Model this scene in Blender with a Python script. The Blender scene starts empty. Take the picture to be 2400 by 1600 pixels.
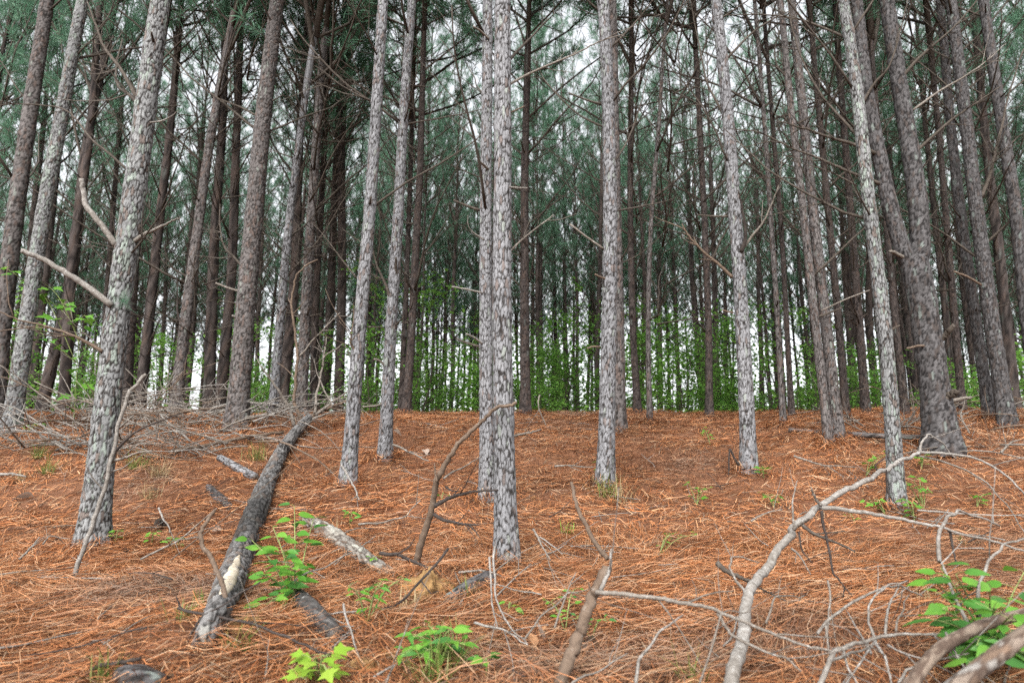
import bpy, math, random
import numpy as np
from mathutils import Vector, Matrix, Quaternion

# ------------------------------------------------------------------ camera, world, sun, exposure
SC = bpy.context.scene
COL = SC.collection
PITCH = math.radians(12.6)
FPX = 1600.0                        # 24 mm lens on a 36 mm sensor, counted in pixels of the 2400 wide photograph
cam_d = bpy.data.cameras.new('camera')
cam_d.lens = 24.0; cam_d.sensor_width = 36.0
cam_d.clip_start = 0.05; cam_d.clip_end = 2000
cam_d.dof.use_dof = True; cam_d.dof.focus_distance = 5.0; cam_d.dof.aperture_fstop = 2.4
cam = bpy.data.objects.new('camera', cam_d); COL.objects.link(cam)
cam.location = (0, 0, 0); cam.rotation_euler = (math.pi/2 + PITCH, 0, 0)
SC.camera = cam

SUN_EL, SUN_AZ = math.radians(42), math.radians(195)     # high overcast sun, behind the camera
W = bpy.data.worlds.new('World'); SC.world = W; W.use_nodes = True
nt = W.node_tree; nt.nodes.clear()
sky = nt.nodes.new('ShaderNodeTexSky'); sky.sky_type = 'NISHITA'; sky.sun_disc = False
sky.sun_elevation = SUN_EL; sky.sun_rotation = SUN_AZ; sky.air_density = 1.0; sky.dust_density = 4.0; sky.ozone_density = 1.0
hs = nt.nodes.new('ShaderNodeHueSaturation'); hs.inputs['Saturation'].default_value = 0.14; hs.inputs['Value'].default_value = 1.0
bg = nt.nodes.new('ShaderNodeBackground'); bg.inputs['Strength'].default_value = 0.15
wo = nt.nodes.new('ShaderNodeOutputWorld')
nt.links.new(sky.outputs[0], hs.inputs['Color']); nt.links.new(hs.outputs[0], bg.inputs['Color']); nt.links.new(bg.outputs[0], wo.inputs['Surface'])
sun_d = bpy.data.lights.new('sun', 'SUN'); sun_d.energy = 1.5; sun_d.angle = math.radians(45); sun_d.color = (1.0, 0.97, 0.93)
sun = bpy.data.objects.new('sun', sun_d); COL.objects.link(sun)
# direction towards the sun (x = sin az, y = cos az in the sky node's convention)
sdir = Vector((math.sin(SUN_AZ)*math.cos(SUN_EL), math.cos(SUN_AZ)*math.cos(SUN_EL), math.sin(SUN_EL)))
sun.rotation_euler = sdir.to_track_quat('Z', 'Y').to_euler()
SC.view_settings.view_transform = 'Standard'; SC.view_settings.look = 'None'
SC.view_settings.exposure = 1.72; SC.view_settings.gamma = 1.0; SC.view_settings.use_curve_mapping = False
SC.render.engine = 'CYCLES'
SC.cycles.use_denoising = False
SC.cycles.max_bounces = 6; SC.cycles.diffuse_bounces = 4; SC.cycles.glossy_bounces = 2
SC.cycles.transmission_bounces = 4; SC.cycles.transparent_max_bounces = 4
SC.cycles.sample_clamp_indirect = 4.0

RNG = np.random.default_rng(7)
random.seed(7)

# ------------------------------------------------------------------ noise
def ihash(*ii):
    h = np.full(np.shape(ii[0]), 2166136261, dtype=np.uint32)
    for k in ii:
        h = (h ^ np.asarray(k).astype(np.int64).astype(np.uint32)) * np.uint32(16777619)
        h ^= h >> np.uint32(15); h = h * np.uint32(2246822519); h ^= h >> np.uint32(13)
    return h
def h01(*ii): return ihash(*ii).astype(np.float64) / 4294967295.0
def vnoise(p, seed=0):
    p = np.asarray(p, float); i = np.floor(p); f = p - i; f = f*f*(3 - 2*f); i = i.astype(np.int64)
    out = 0.0
    for dx in (0, 1):
        for dy in (0, 1):
            for dz in (0, 1):
                w = (f[..., 0] if dx else 1-f[..., 0])*(f[..., 1] if dy else 1-f[..., 1])*(f[..., 2] if dz else 1-f[..., 2])
                out = out + w*h01(i[..., 0]+dx, i[..., 1]+dy, i[..., 2]+dz, np.full(i.shape[:-1], seed))
    return out*2 - 1
def n2(x, y, s, seed=0):
    x = np.asarray(x, float); y = np.asarray(y, float)
    return vnoise(np.stack([x*s, y*s, np.zeros_like(x) + seed*7.3 + .5], -1), seed)
def voronoi(P, seed=0):
    i = np.floor(P).astype(np.int64)
    F1 = np.full(P.shape[0], 9.0); F2 = np.full(P.shape[0], 9.0); rid = np.zeros(P.shape[0]); dzc = np.zeros(P.shape[0])
    sd = np.full(P.shape[0], seed)
    for dx in (-1, 0, 1):
        for dy in (-1, 0, 1):
            for dz in (-1, 0, 1):
                c = i + np.array([dx, dy, dz])
                h = ihash(c[:, 0], c[:, 1], c[:, 2], sd)
                a = (h & np.uint32(1023)).astype(float)/1023; b = ((h >> np.uint32(10)) & np.uint32(1023)).astype(float)/1023
                d_ = ((h >> np.uint32(20)) & np.uint32(1023)).astype(float)/1023
                q = c + .1 + .8*np.stack([a, b, d_], 1)
                e = P - q; d = np.sqrt((e*e).sum(1))
                m = d < F1
                F2 = np.where(m, F1, np.minimum(F2, d)); rid = np.where(m, h01(h.astype(np.int64) & 0xffff, sd+5), rid)
                dzc = np.where(m, e[:, 2], dzc); F1 = np.where(m, d, F1)
    return F1, F2, rid, dzc

# ------------------------------------------------------------------ terrain
PY = np.array([-60, -3, 0, 1, 2.4, 3.2, 4.4, 5.7, 6.4, 7.2, 8, 9, 10.5, 12, 14, 20, 40, 80, 700])
PH = np.array([-1.3, -1.2, -1.12, -.92, -.61, -.55, -.458, -.19, .02, .30, .62, .93, 1.2, 1.36, 1.43, 1.45, 1.6, 1.2, -8.])
_fy = np.concatenate([np.linspace(-60, 16, 1521), np.linspace(16.5, 700, 900)])
_fh = np.interp(_fy, PY, PH)
_k = np.exp(-np.linspace(-2, 2, 21)**2); _k /= _k.sum()
_sm = np.convolve(np.pad(_fh[:1521], 10, mode='edge'), _k, 'same')[10:-10]; _fh[:1511] = _sm[:1511]
MOUNDS = []                         # (x, y, height, radius): straw heaped around stems
def ground_h(x, y):
    x = np.asarray(x, float); y = np.asarray(y, float)
    h = np.interp(y, _fy, _fh)
    near = np.clip((26 - y)/12, 0, 1)
    h = h + near*(.06*n2(x, y, .55, 3) + .045*n2(x, y, 1.7, 5) + .026*n2(x, y, 4.6, 6))
    h = h + .05*n2(x, y, .16, 9)
    h = h + .07*n2(x, y, .42, 14)*np.clip((y-7.5)/2.5, 0, 1)*near
    for mx, my, mh, mr in MOUNDS:
        h = h + mh*np.exp(-((x-mx)**2 + (y-my)**2)/mr**2)
    return h
def gh(x, y): return float(ground_h(np.array([x]), np.array([y]))[0])

CT, ST = math.cos(PITCH), math.sin(PITCH)
def ray(px, py):
    u = (px - 1200)/FPX; v = (800 - py)/FPX
    return np.array([u, CT - v*ST, ST + v*CT])
def at(px, py, Y):
    r = ray(px, py); return r*(Y/r[1])
_T = np.concatenate([np.arange(1.2, 14, .015), np.arange(14, 60, .1)])
def on_ground(px, py, lift=0.0):
    r = ray(px, py); t = _T/r[1]
    P = r[None]*t[:, None]
    below = P[:, 2] < ground_h(P[:, 0], P[:, 1]) + lift
    k = int(np.argmax(below)) if below.any() else len(_T) - 1
    return P[k]

# ------------------------------------------------------------------ object helpers
def tag(o, label=None, cat=None, group=None, kind=None):
    if label: o['label'] = label
    if cat: o['category'] = cat
    if group: o['group'] = group
    if kind: o['kind'] = kind
    return o
def empty(name, loc, label=None, cat=None, group=None):
    o = bpy.data.objects.new(name, None); o.empty_display_size = .1; COL.objects.link(o); o.location = loc
    return tag(o, label, cat, group)
def mesh(name, V, F, mats, col=None, smooth=True, mi=None):
    """V (n,3); F list of index arrays, each (m,3) or (m,4)"""
    me = bpy.data.meshes.new(name)
    V = np.asarray(V, np.float32); Fs = [np.asarray(f, np.int32) for f in F if len(f)]
    me.vertices.add(len(V)); me.vertices.foreach_set('co', V.ravel())
    idx = np.concatenate([f.ravel() for f in Fs]); tot = np.concatenate([np.full(len(f), f.shape[1], np.int32) for f in Fs])
    st = np.concatenate([[0], np.cumsum(tot)[:-1]]).astype(np.int32)
    me.loops.add(len(idx)); me.loops.foreach_set('vertex_index', idx)
    me.polygons.add(len(tot)); me.polygons.foreach_set('loop_start', st); me.polygons.foreach_set('loop_total', tot)
    if smooth: me.polygons.foreach_set('use_smooth', np.ones(len(tot), bool))
    if mi is not None: me.polygons.foreach_set('material_index', np.asarray(mi, np.int32))
    for m in (mats if isinstance(mats, (list, tuple)) else [mats]): me.materials.append(m)
    if col is not None:
        a = me.color_attributes.new('Col', 'FLOAT_COLOR', 'POINT')
        c = np.ones((len(V), 4), np.float32); c[:, :3] = col; a.data.foreach_set('color', c.ravel())
    me.update(calc_edges=True); me.validate()
    return me
def obj(name, me, parent=None, loc=None, rot=None, scale=None):
    o = bpy.data.objects.new(name, me); COL.objects.link(o)
    if parent is not None: o.parent = parent
    if loc is not None: o.location = loc
    if rot is not None:
        if isinstance(rot, Quaternion): o.rotation_mode = 'QUATERNION'; o.rotation_quaternion = rot
        else: o.rotation_euler = rot
    if scale is not None: o.scale = scale if hasattr(scale, '__len__') else (scale,)*3
    return o

class Geo:
    """collects tubes and faces into one mesh"""
    def __init__(self): self.V = []; self.Q = []; self.T = []; self.n = 0; self.C = []
    def add(self, V, Q=None, T=None, c=None):
        V = np.asarray(V, float)
        if Q is not None and len(Q): self.Q.append(np.asarray(Q) + self.n)
        if T is not None and len(T): self.T.append(np.asarray(T) + self.n)
        self.V.append(V); self.n += len(V)
        self.C.append(np.tile(np.asarray(c if c is not None else (1, 1, 1), float), (len(V), 1)) if c is None or np.ndim(c) == 1 else np.asarray(c))
    def tube(self, pts, rad, sides=5, rough=0.0, seed=0, c=None, cap=True):
        pts = np.asarray(pts, float); n = len(pts); rad = np.broadcast_to(np.asarray(rad, float), (n,))
        tan = np.gradient(pts, axis=0); tan /= np.linalg.norm(tan, axis=1)[:, None] + 1e-9
        ref = np.array([0, 0, 1.0]) if abs(tan[0][2]) < .9 else np.array([1.0, 0, 0])
        u = np.cross(tan[0], ref); u /= np.linalg.norm(u); U = np.zeros((n, 3)); U[0] = u
        for i in range(1, n):
            u = u - tan[i]*np.dot(u, tan[i]); u /= np.linalg.norm(u) + 1e-9; U[i] = u
        Wv = np.cross(tan, U); a = np.linspace(0, 2*np.pi, sides, endpoint=False)
        R = rad[:, None]*np.ones((1, sides))
        if rough: R = R*(1 + rough*(h01(np.arange(n)[:, None] + 0*np.arange(sides)[None], np.arange(sides)[None] + 0*np.arange(n)[:, None], np.full((n, sides), seed)) - .5)*2)
        V = pts[:, None] + R[..., None]*(np.cos(a)[None, :, None]*U[:, None] + np.sin(a)[None, :, None]*Wv[:, None])
        i0 = np.arange(n-1)[:, None]*sides; j = np.arange(sides)[None]; j2 = (j+1) % sides
        Q = np.stack([i0+j, i0+j2, i0+sides+j2, i0+sides+j], -1).reshape(-1, 4)
        V = V.reshape(-1, 3); T = None
        if cap:
            V = np.vstack([V, pts[0], pts[-1]]); b, e = n*sides, n*sides+1
            T = [[b, k2, k] for k, k2 in zip(range(sides), [(k+1) % sides for k in range(sides)])]
            T += [[e, (n-1)*sides+k, (n-1)*sides+(k+1) % sides] for k in range(sides)]
        if c is not None and np.ndim(c) == 2:
            c = np.repeat(np.asarray(c), sides, 0)
            if cap: c = np.vstack([c, c[0], c[-1]])
        self.add(V, Q, T, c)
    def build(self, name, mats, smooth=True, col=False):
        F = []; 
        if self.Q: F.append(np.vstack(self.Q))
        if self.T: F.append(np.vstack(self.T))
        return mesh(name, np.vstack(self.V), F, mats, np.vstack(self.C) if col else None, smooth)

def spline(P, step=None, n=None):
    """Catmull-Rom through control points"""
    P = np.asarray(P, float)
    if len(P) == 2: P = np.array([P[0], (P[0]+P[1])/2, P[1]])
    E = np.vstack([2*P[0]-P[1], P, 2*P[-1]-P[-2]])
    m = n or 8; out = []
    for i in range(1, len(E)-2):
        t = np.linspace(0, 1, m, endpoint=False)[:, None]
        a, b, c, d = E[i-1], E[i], E[i+1], E[i+2]
        out.append(.5*((2*b) + (-a+c)*t + (2*a-5*b+4*c-d)*t**2 + (-a+3*b-3*c+d)*t**3))
    out.append(P[-1][None]); out = np.vstack(out)
    return out

# ------------------------------------------------------------------ materials
def mat(name, rough=.9):
    m = bpy.data.materials.new(name); m.use_nodes = True
    n = m.node_tree.nodes; n.clear(); out = n.new('ShaderNodeOutputMaterial'); b = n.new('ShaderNodeBsdfPrincipled')
    b.inputs['Roughness'].default_value = rough; b.inputs['Specular IOR Level'].default_value = .25
    m.node_tree.links.new(b.outputs[0], out.inputs['Surface'])
    return m, m.node_tree.nodes, m.node_tree.links, b, out
def tex_noise(n, l, scale, detail=4, vec=None, rough=.6):
    t = n.new('ShaderNodeTexNoise'); t.inputs['Scale'].default_value = scale; t.inputs['Detail'].default_value = detail; t.inputs['Roughness'].default_value = rough
    if vec is not None: l.new(vec, t.inputs['Vector'])
    return t
def ramp(n, l, fac, stops):
    r = n.new('ShaderNodeValToRGB'); e = r.color_ramp.elements
    while len(e) < len(stops): e.new(.5)
    for k, (p, c) in enumerate(stops): e[k].position = p; e[k].color = (*c, 1) if len(c) == 3 else c
    l.new(fac, r.inputs['Fac']); return r
def mul(n, l, a, b, mode='MULTIPLY', fac=1.0):
    m = n.new('ShaderNodeMix'); m.data_type = 'RGBA'; m.blend_type = mode; m.inputs['Factor'].default_value = fac
    l.new(a, m.inputs['A']); l.new(b, m.inputs['B']); return m.outputs['Result']
def bump(n, l, h, strength, dist, b):
    k = n.new('ShaderNodeBump'); k.inputs['Strength'].default_value = strength; k.inputs['Distance'].default_value = dist
    l.new(h, k.inputs['Height']); l.new(k.outputs[0], b.inputs['Normal'])

def make_bark(name):
    """bark: plate colours come from the mesh (each plate its own), grain and pale lichen specks from noise"""
    m, n, l, b, o = mat(name, .95)
    a = n.new('ShaderNodeVertexColor'); a.layer_name = 'Col'
    tc = n.new('ShaderNodeTexCoord'); mp = n.new('ShaderNodeMapping'); mp.inputs['Scale'].default_value = (1, 1, .45); l.new(tc.outputs['Object'], mp.inputs['Vector'])
    t = tex_noise(n, l, 60, 6, mp.outputs[0], .7)
    r = ramp(n, l, t.outputs['Fac'], [(.25, (.74, .73, .72)), (.5, (1, 1, 1)), (.75, (1.22, 1.22, 1.22))])
    c = mul(n, l, a.outputs['Color'], r.outputs[0])
    l.new(c, b.inputs['Base Color'])
    t2 = tex_noise(n, l, 130, 5, mp.outputs[0], .7)
    bump(n, l, t2.outputs['Fac'], .6, .006, b)
    return m
M = {}
M['bark'] = make_bark('pine_bark')

def make_wood(name, base, dark, pale, scale=40, paleamt=.6):
    m, n, l, b, o = mat(name, .9)
    tc = n.new('ShaderNodeTexCoord'); oi = n.new('ShaderNodeObjectInfo')
    t = tex_noise(n, l, scale, 6, tc.outputs['Object'], .7)
    r = ramp(n, l, t.outputs['Fac'], [(.32, dark), (.5, base), (paleamt, base), (paleamt+.08, pale)])
    t3 = tex_noise(n, l, 3.0, 3, tc.outputs['Object'])
    r3 = ramp(n, l, t3.outputs['Fac'], [(.3, (.65, .62, .58)), (.7, (1.2, 1.2, 1.2))])
    l.new(mul(n, l, r.outputs[0], r3.outputs[0]), b.inputs['Base Color'])
    t2 = tex_noise(n, l, scale*3, 4, tc.outputs['Object'])
    bump(n, l, t2.outputs['Fac'], .5, .004, b)
    return m
M['grey'] = make_wood('weathered_grey_twig', (0.131, 0.117, 0.102), (0.062, 0.049, 0.039), (0.229, 0.219, 0.207), 45, .56)
M['pale'] = make_wood('pale_bleached_twig', (0.158, 0.147, 0.135), (0.081, 0.071, 0.061), (0.229, 0.223, 0.213), 55, .54)
M['brown'] = make_wood('brown_branch_bark', (0.098, 0.071, 0.052), (0.052, 0.036, 0.026), (0.177, 0.157, 0.138), 35, .60)
M['dark'] = make_wood('dark_damp_twig', (0.033, 0.026, 0.023), (0.017, 0.013, 0.012), (0.079, 0.069, 0.060), 40, .62)
M['deadbr'] = make_wood('dead_branch_bark', (0.051, 0.042, 0.034), (0.025, 0.020, 0.016), (0.100, 0.089, 0.081), 30, .58)

def make_leafy(name, c1, c2, trans=.35, rough=.5, attr=False):
    m, n, l, b, o = mat(name, rough)
    oi = n.new('ShaderNodeObjectInfo'); g = n.new('ShaderNodeNewGeometry')
    add = n.new('ShaderNodeMath'); add.operation = 'ADD'; l.new(g.outputs['Random Per Island'], add.inputs[0]); l.new(oi.outputs['Random'], add.inputs[1])
    fr = n.new('ShaderNodeMath'); fr.operation = 'FRACT'; l.new(add.outputs[0], fr.inputs[0])
    r = ramp(n, l, fr.outputs[0], [(0, c1), (1, c2)])
    l.new(r.outputs[0], b.inputs['Base Color'])
    tr = n.new('ShaderNodeBsdfTranslucent'); 
    br = mul(n, l, r.outputs[0], r.outputs[0], 'ADD', .0)
    l.new(r.outputs[0], tr.inputs['Color'])
    mx = n.new('ShaderNodeMixShader'); mx.inputs[0].default_value = trans
    l.new(b.outputs[0], mx.inputs[1]); l.new(tr.outputs[0], mx.inputs[2]); l.new(mx.outputs[0], o.inputs['Surface'])
    return m
M['needle'] = make_leafy('green_pine_needles', (.064, .150, .096), (.138, .262, .168), .52)
M['leaf'] = make_leafy('fresh_green_leaf', (0.055, 0.171, 0.019), (0.118, 0.262, 0.033), .40)
M['leafdeep'] = make_leafy('deep_green_leaf', (0.033, 0.112, 0.023), (0.066, 0.183, 0.029), .35)
M['leaflime'] = make_leafy('yellow_green_leaf', (0.171, 0.302, 0.029), (0.236, 0.354, 0.046), .45)
M['shrub'] = make_leafy('understory_leaf', (.085, .22, .040), (.21, .40, .075), .5)
M['grass'] = make_leafy('grass_blade', (0.079, 0.144, 0.026), (0.197, 0.197, 0.066), .35)
M['deadleaf'] = make_leafy('dead_brown_leaf', (0.197, 0.098, 0.046), (0.276, 0.157, 0.079), .2)
M['paleleaf'] = make_leafy('bleached_dead_leaf', (0.249, 0.190, 0.150), (0.328, 0.262, 0.216), .2)

def make_straw():
    m, n, l, b, o = mat('fallen_pine_straw', .75)
    a = n.new('ShaderNodeVertexColor'); a.layer_name = 'Col'; l.new(a.outputs[0], b.inputs['Base Color']); return m
M['straw'] = make_straw()

def make_ground():
    m, n, l, b, o = mat('pine_straw_floor', .95)
    tc = n.new('ShaderNodeTexCoord')
    cols = []; hs_ = []
    for k, (ang, sx, sy) in enumerate(((.4, 120, 9), (1.5, 110, 8), (2.5, 130, 10))):
        mp = n.new('ShaderNodeMapping'); mp.inputs['Rotation'].default_value = (0, 0, ang); mp.inputs['Scale'].default_value = (sx, sy, 1)
        w = tex_noise(n, l, 1.3, 3, tc.outputs['Object'])
        ad = n.new('ShaderNodeVectorMath'); ad.operation = 'MULTIPLY_ADD'; ad.inputs[1].default_value = (.25, .25, 0)
        l.new(w.outputs['Color'], ad.inputs[0]); l.new(tc.outputs['Object'], ad.inputs[2]); l.new(ad.outputs[0], mp.inputs['Vector'])
        hs_.append(tex_noise(n, l, 1.0, 3, mp.outputs[0]).outputs['Fac'])
    mx = n.new('ShaderNodeMath'); mx.operation = 'MAXIMUM'; l.new(hs_[0], mx.inputs[0]); l.new(hs_[1], mx.inputs[1])
    mx2 = n.new('ShaderNodeMath'); mx2.operation = 'MAXIMUM'; l.new(mx.outputs[0], mx2.inputs[0]); l.new(hs_[2], mx2.inputs[1])
    r = ramp(n, l, mx2.outputs[0], [(.42, (0.047, 0.022, 0.012)), (.56, (0.120, 0.053, 0.026)), (.74, (0.196, 0.099, 0.053))])
    t = tex_noise(n, l, .8, 4, tc.outputs['Object']); r2 = ramp(n, l, t.outputs['Fac'], [(.3, (.75, .72, .70)), (.7, (1.15, 1.12, 1.1))])
    c = mul(n, l, r.outputs[0], r2.outputs[0])
    # meadow beyond the stand
    sp = n.new('ShaderNodeSeparateXYZ'); l.new(tc.outputs['Object'], sp.inputs[0])
    mr = n.new('ShaderNodeMapRange'); mr.inputs['From Min'].default_value = 56; mr.inputs['From Max'].default_value = 66; l.new(sp.outputs['Y'], mr.inputs['Value'])
    g = n.new('ShaderNodeRGB'); g.outputs[0].default_value = (.16, .25, .07, 1)
    mm = n.new('ShaderNodeMix'); mm.data_type = 'RGBA'; l.new(mr.outputs[0], mm.inputs['Factor']); l.new(c, mm.inputs['A']); l.new(g.outputs[0], mm.inputs['B'])
    l.new(mm.outputs['Result'], b.inputs['Base Color'])
    bump(n, l, mx2.outputs[0], .8, .02, b)
    return m
M['ground'] = make_ground()
M['soil'] = make_wood('ochre_clay_soil', (.185, .110, .044), (.085, .048, .022), (.25, .165, .078), 24, .60)
M['barewood'] = make_wood('splintered_pale_wood', (0.341, 0.302, 0.236), (0.197, 0.157, 0.112), (0.433, 0.407, 0.354), 30, .55)

# ------------------------------------------------------------------ trunks
GREY = dict(a=(.120, .121, .127), b=(.160, .161, .168), f=(.012, .010, .009), red=(.096, .080, .075), lich=(.148, .160, .148), lamt=.05, ramt=.10)
MIDB = dict(a=(.070, .063, .061), b=(.098, .089, .086), f=(.010, .008, .007), red=(.074, .056, .049), lich=(.115, .122, .11), lamt=.03, ramt=.22)
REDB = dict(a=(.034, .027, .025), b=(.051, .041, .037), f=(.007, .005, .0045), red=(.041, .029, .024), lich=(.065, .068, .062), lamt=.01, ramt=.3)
DARK = dict(a=(.042, .039, .039), b=(.074, .071, .072), f=(.007, .006, .006), red=(.044, .036, .033), lich=(.095, .108, .10), lamt=.05, ramt=.2)
LICH = dict(a=(.110, .112, .113), b=(.155, .158, .158), f=(.012, .010, .009), red=(.090, .074, .066), lich=(.150, .172, .154), lamt=.14, ramt=.10)
def barked(center, radius, zs, seg, pal, amp, plate, seed, frame=None, flare=True, sparse_above=None):
    """a ringed stem around center(t) with raised, uneven bark plates; returns V, faces, colours. center: array (n,3) of ring centres,
    radius (n,), zs = running length of each ring; frame = (U,W) arrays for stems that lie down"""
    n = len(zs); a = np.linspace(0, 2*np.pi, seg, endpoint=False)
    if frame is None: U = np.tile([1.0, 0, 0], (n, 1)); Wv = np.tile([0, 1.0, 0], (n, 1))
    else: U, Wv = frame
    dirs = np.cos(a)[None, :, None]*U[:, None] + np.sin(a)[None, :, None]*Wv[:, None]
    R = np.repeat(radius[:, None], seg, 1)
    if flare:
        fl = np.exp(-np.maximum(zs, 0)/.22)[:, None]
        lob = .5 + .5*np.cos(a*3 + seed)[None]*np.cos(a*2 - seed*1.7)[None]
        R = R*(1 + fl*(.30 + .42*lob))
    q = np.stack([np.cos(a)[None]*R, np.sin(a)[None]*R, np.repeat(zs[:, None], seg, 1)], -1).reshape(-1, 3)
    w = np.stack([vnoise(q*9 + 3, seed), vnoise(q*9 + 17, seed+1), vnoise(q*7 + 31, seed+2)], -1)
    P = (q + w*np.array([.014, .014, .045])*(plate/.03))/np.array([plate, plate, plate*3.3])
    P = P + .16*np.stack([vnoise(q*55 + 7, seed+11), vnoise(q*55 + 19, seed+12), vnoise(q*42 + 5, seed+13)], -1)
    F1, F2, rid, dz = voronoi(P, seed)
    G1, G2, rid2, dz2 = voronoi(P*np.array([2.1, 2.1, 1.7]) + 31.7, seed+3)
    fuse = np.clip(vnoise(q*np.array([17, 17, 9])/(plate/.03) + 9, seed+14)*2.4 - .7, 0, 1)      # where neighbouring plates stay joined
    edge = np.clip((F2-F1)/.15, 0, 1); edge = np.maximum(edge, .9*fuse); fl2 = np.clip((G2-G1)/.25, 0, 1)
    w2 = vnoise(q*70, seed+4)
    disp = amp*(edge*(.7 + .4*rid) + .22*rid2*fl2*edge - .40*np.clip(dz, -.6, .6)*edge - .2*np.clip(dz2, -.6, .6) + .12*w2) - amp*.9
    big = vnoise(q*np.array([5, 5, 1.6]) + seed, seed+6)
    disp = disp + .018*big*R.reshape(-1)
    X = (center[:, None] + dirs*(R + disp.reshape(n, seg))[..., None])
    col_a, col_b = np.array(pal['a']), np.array(pal['b'])
    c = col_a + (col_b-col_a)*rid[:, None]
    r2 = h01((rid*9973).astype(np.int64), np.full(len(rid), seed))
    red = (r2 < pal['ramt'])[:, None]; c = np.where(red, np.array(pal['red'])*(.8+.5*rid[:, None]), c)
    patch = np.clip((vnoise(q*np.array([6, 6, 3]) + 50, seed+8) - .25)*4, 0, 1)
    lm = ((r2 > 1-pal['lamt'] - .25*patch*(pal['lamt'] > .05)))[:, None]; c = np.where(lm, np.array(pal['lich'])*(.85+.3*rid[:, None]), c)
    c = c*(.92 + .16*rid2[:, None])
    e2 = np.maximum(np.clip((F2-F1-.06)/.11, 0, 1), .7*fuse)[:, None]
    c = np.array(pal['f'])*(1-e2) + c*e2
    c = c*(1 + .12*big[:, None])
    i0 = np.arange(n-1)[:, None]*seg; j = np.arange(seg)[None]; j2 = (j+1) % seg
    Q = np.stack([i0+j, i0+j2, i0+seg+j2, i0+seg+j], -1).reshape(-1, 4)
    return X.reshape(-1, 3), Q, c

# ------------------------------------------------------------------ shared branch, crown and shrub meshes
def wig(p0, d0, L, n, bend, wob, rs):
    """a wandering path: bend is the change of direction per metre"""
    pts = [np.array(p0, float)]; d = np.array(d0, float); d /= np.linalg.norm(d); st = L/n
    for i in range(n):
        d = d + np.array(bend)*st + rs.normal(0, wob, 3)*math.sqrt(st); d /= np.linalg.norm(d); pts.append(pts[-1] + d*st)
    return np.array(pts)
def dead_branch_geo(g, rs, p0, d0, L, r0, twigs=4, sides=4, bend=(0, 0, .25)):
    P = wig(p0, d0, L, 8, bend, .16, rs); rad = np.linspace(r0, r0*.35, 9)
    g.tube(P, rad, sides)
    for k in range(twigs):
        i = rs.integers(2, 8); t = P[i]-P[i-1]; t /= np.linalg.norm(t)
        s = np.cross(t, rs.normal(0, 1, 3)); s /= np.linalg.norm(s)+1e-9
        l2 = L*rs.uniform(.18, .5)*(1-i/11)*1.4
        Q = wig(P[i], t*.75 + s*.8 + np.array([0, 0, .15]), l2, 4, bend, .2, rs)
        g.tube(Q, np.linspace(rad[i]*.65, rad[i]*.25, 5), 3, cap=False)
        if rs.random() < .6:
            t2 = Q[2]-Q[1]; s2 = np.cross(t2, rs.normal(0, 1, 3)); s2 /= np.linalg.norm(s2)+1e-9; t2 /= np.linalg.norm(t2)
            Q2 = wig(Q[2], t2*.8+s2*.7, l2*.5, 3, bend, .2, rs); g.tube(Q2, np.linspace(rad[i]*.4, rad[i]*.2, 4), 3, cap=False)
BR = []                             # single dead branches growing out along +X
for k in range(14):
    rs = np.random.default_rng(100+k); g = Geo()
    L = rs.uniform(.8, 2.5); el = rs.uniform(.25, .95)
    dead_branch_geo(g, rs, (0, 0, 0), (math.cos(el), 0, math.sin(el)), L, .006+.0055*L, int(rs.integers(3, 9)), 5, (0, 0, rs.uniform(-.05, .45)))
    BR.append(g.build('dead_branch', M['deadbr']))
STUB = []
for k in range(5):
    rs = np.random.default_rng(150+k); g = Geo(); L = rs.uniform(.08, .35); el = rs.uniform(-.1, .5)
    P = wig((0, 0, 0), (math.cos(el), 0, math.sin(el)), L, 4, (0, 0, .1), .2, rs); g.tube(P, np.linspace(.012, .007, 5), 6, .15, k)
    STUB.append(g.build('branch_stub', M['deadbr']))

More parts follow.
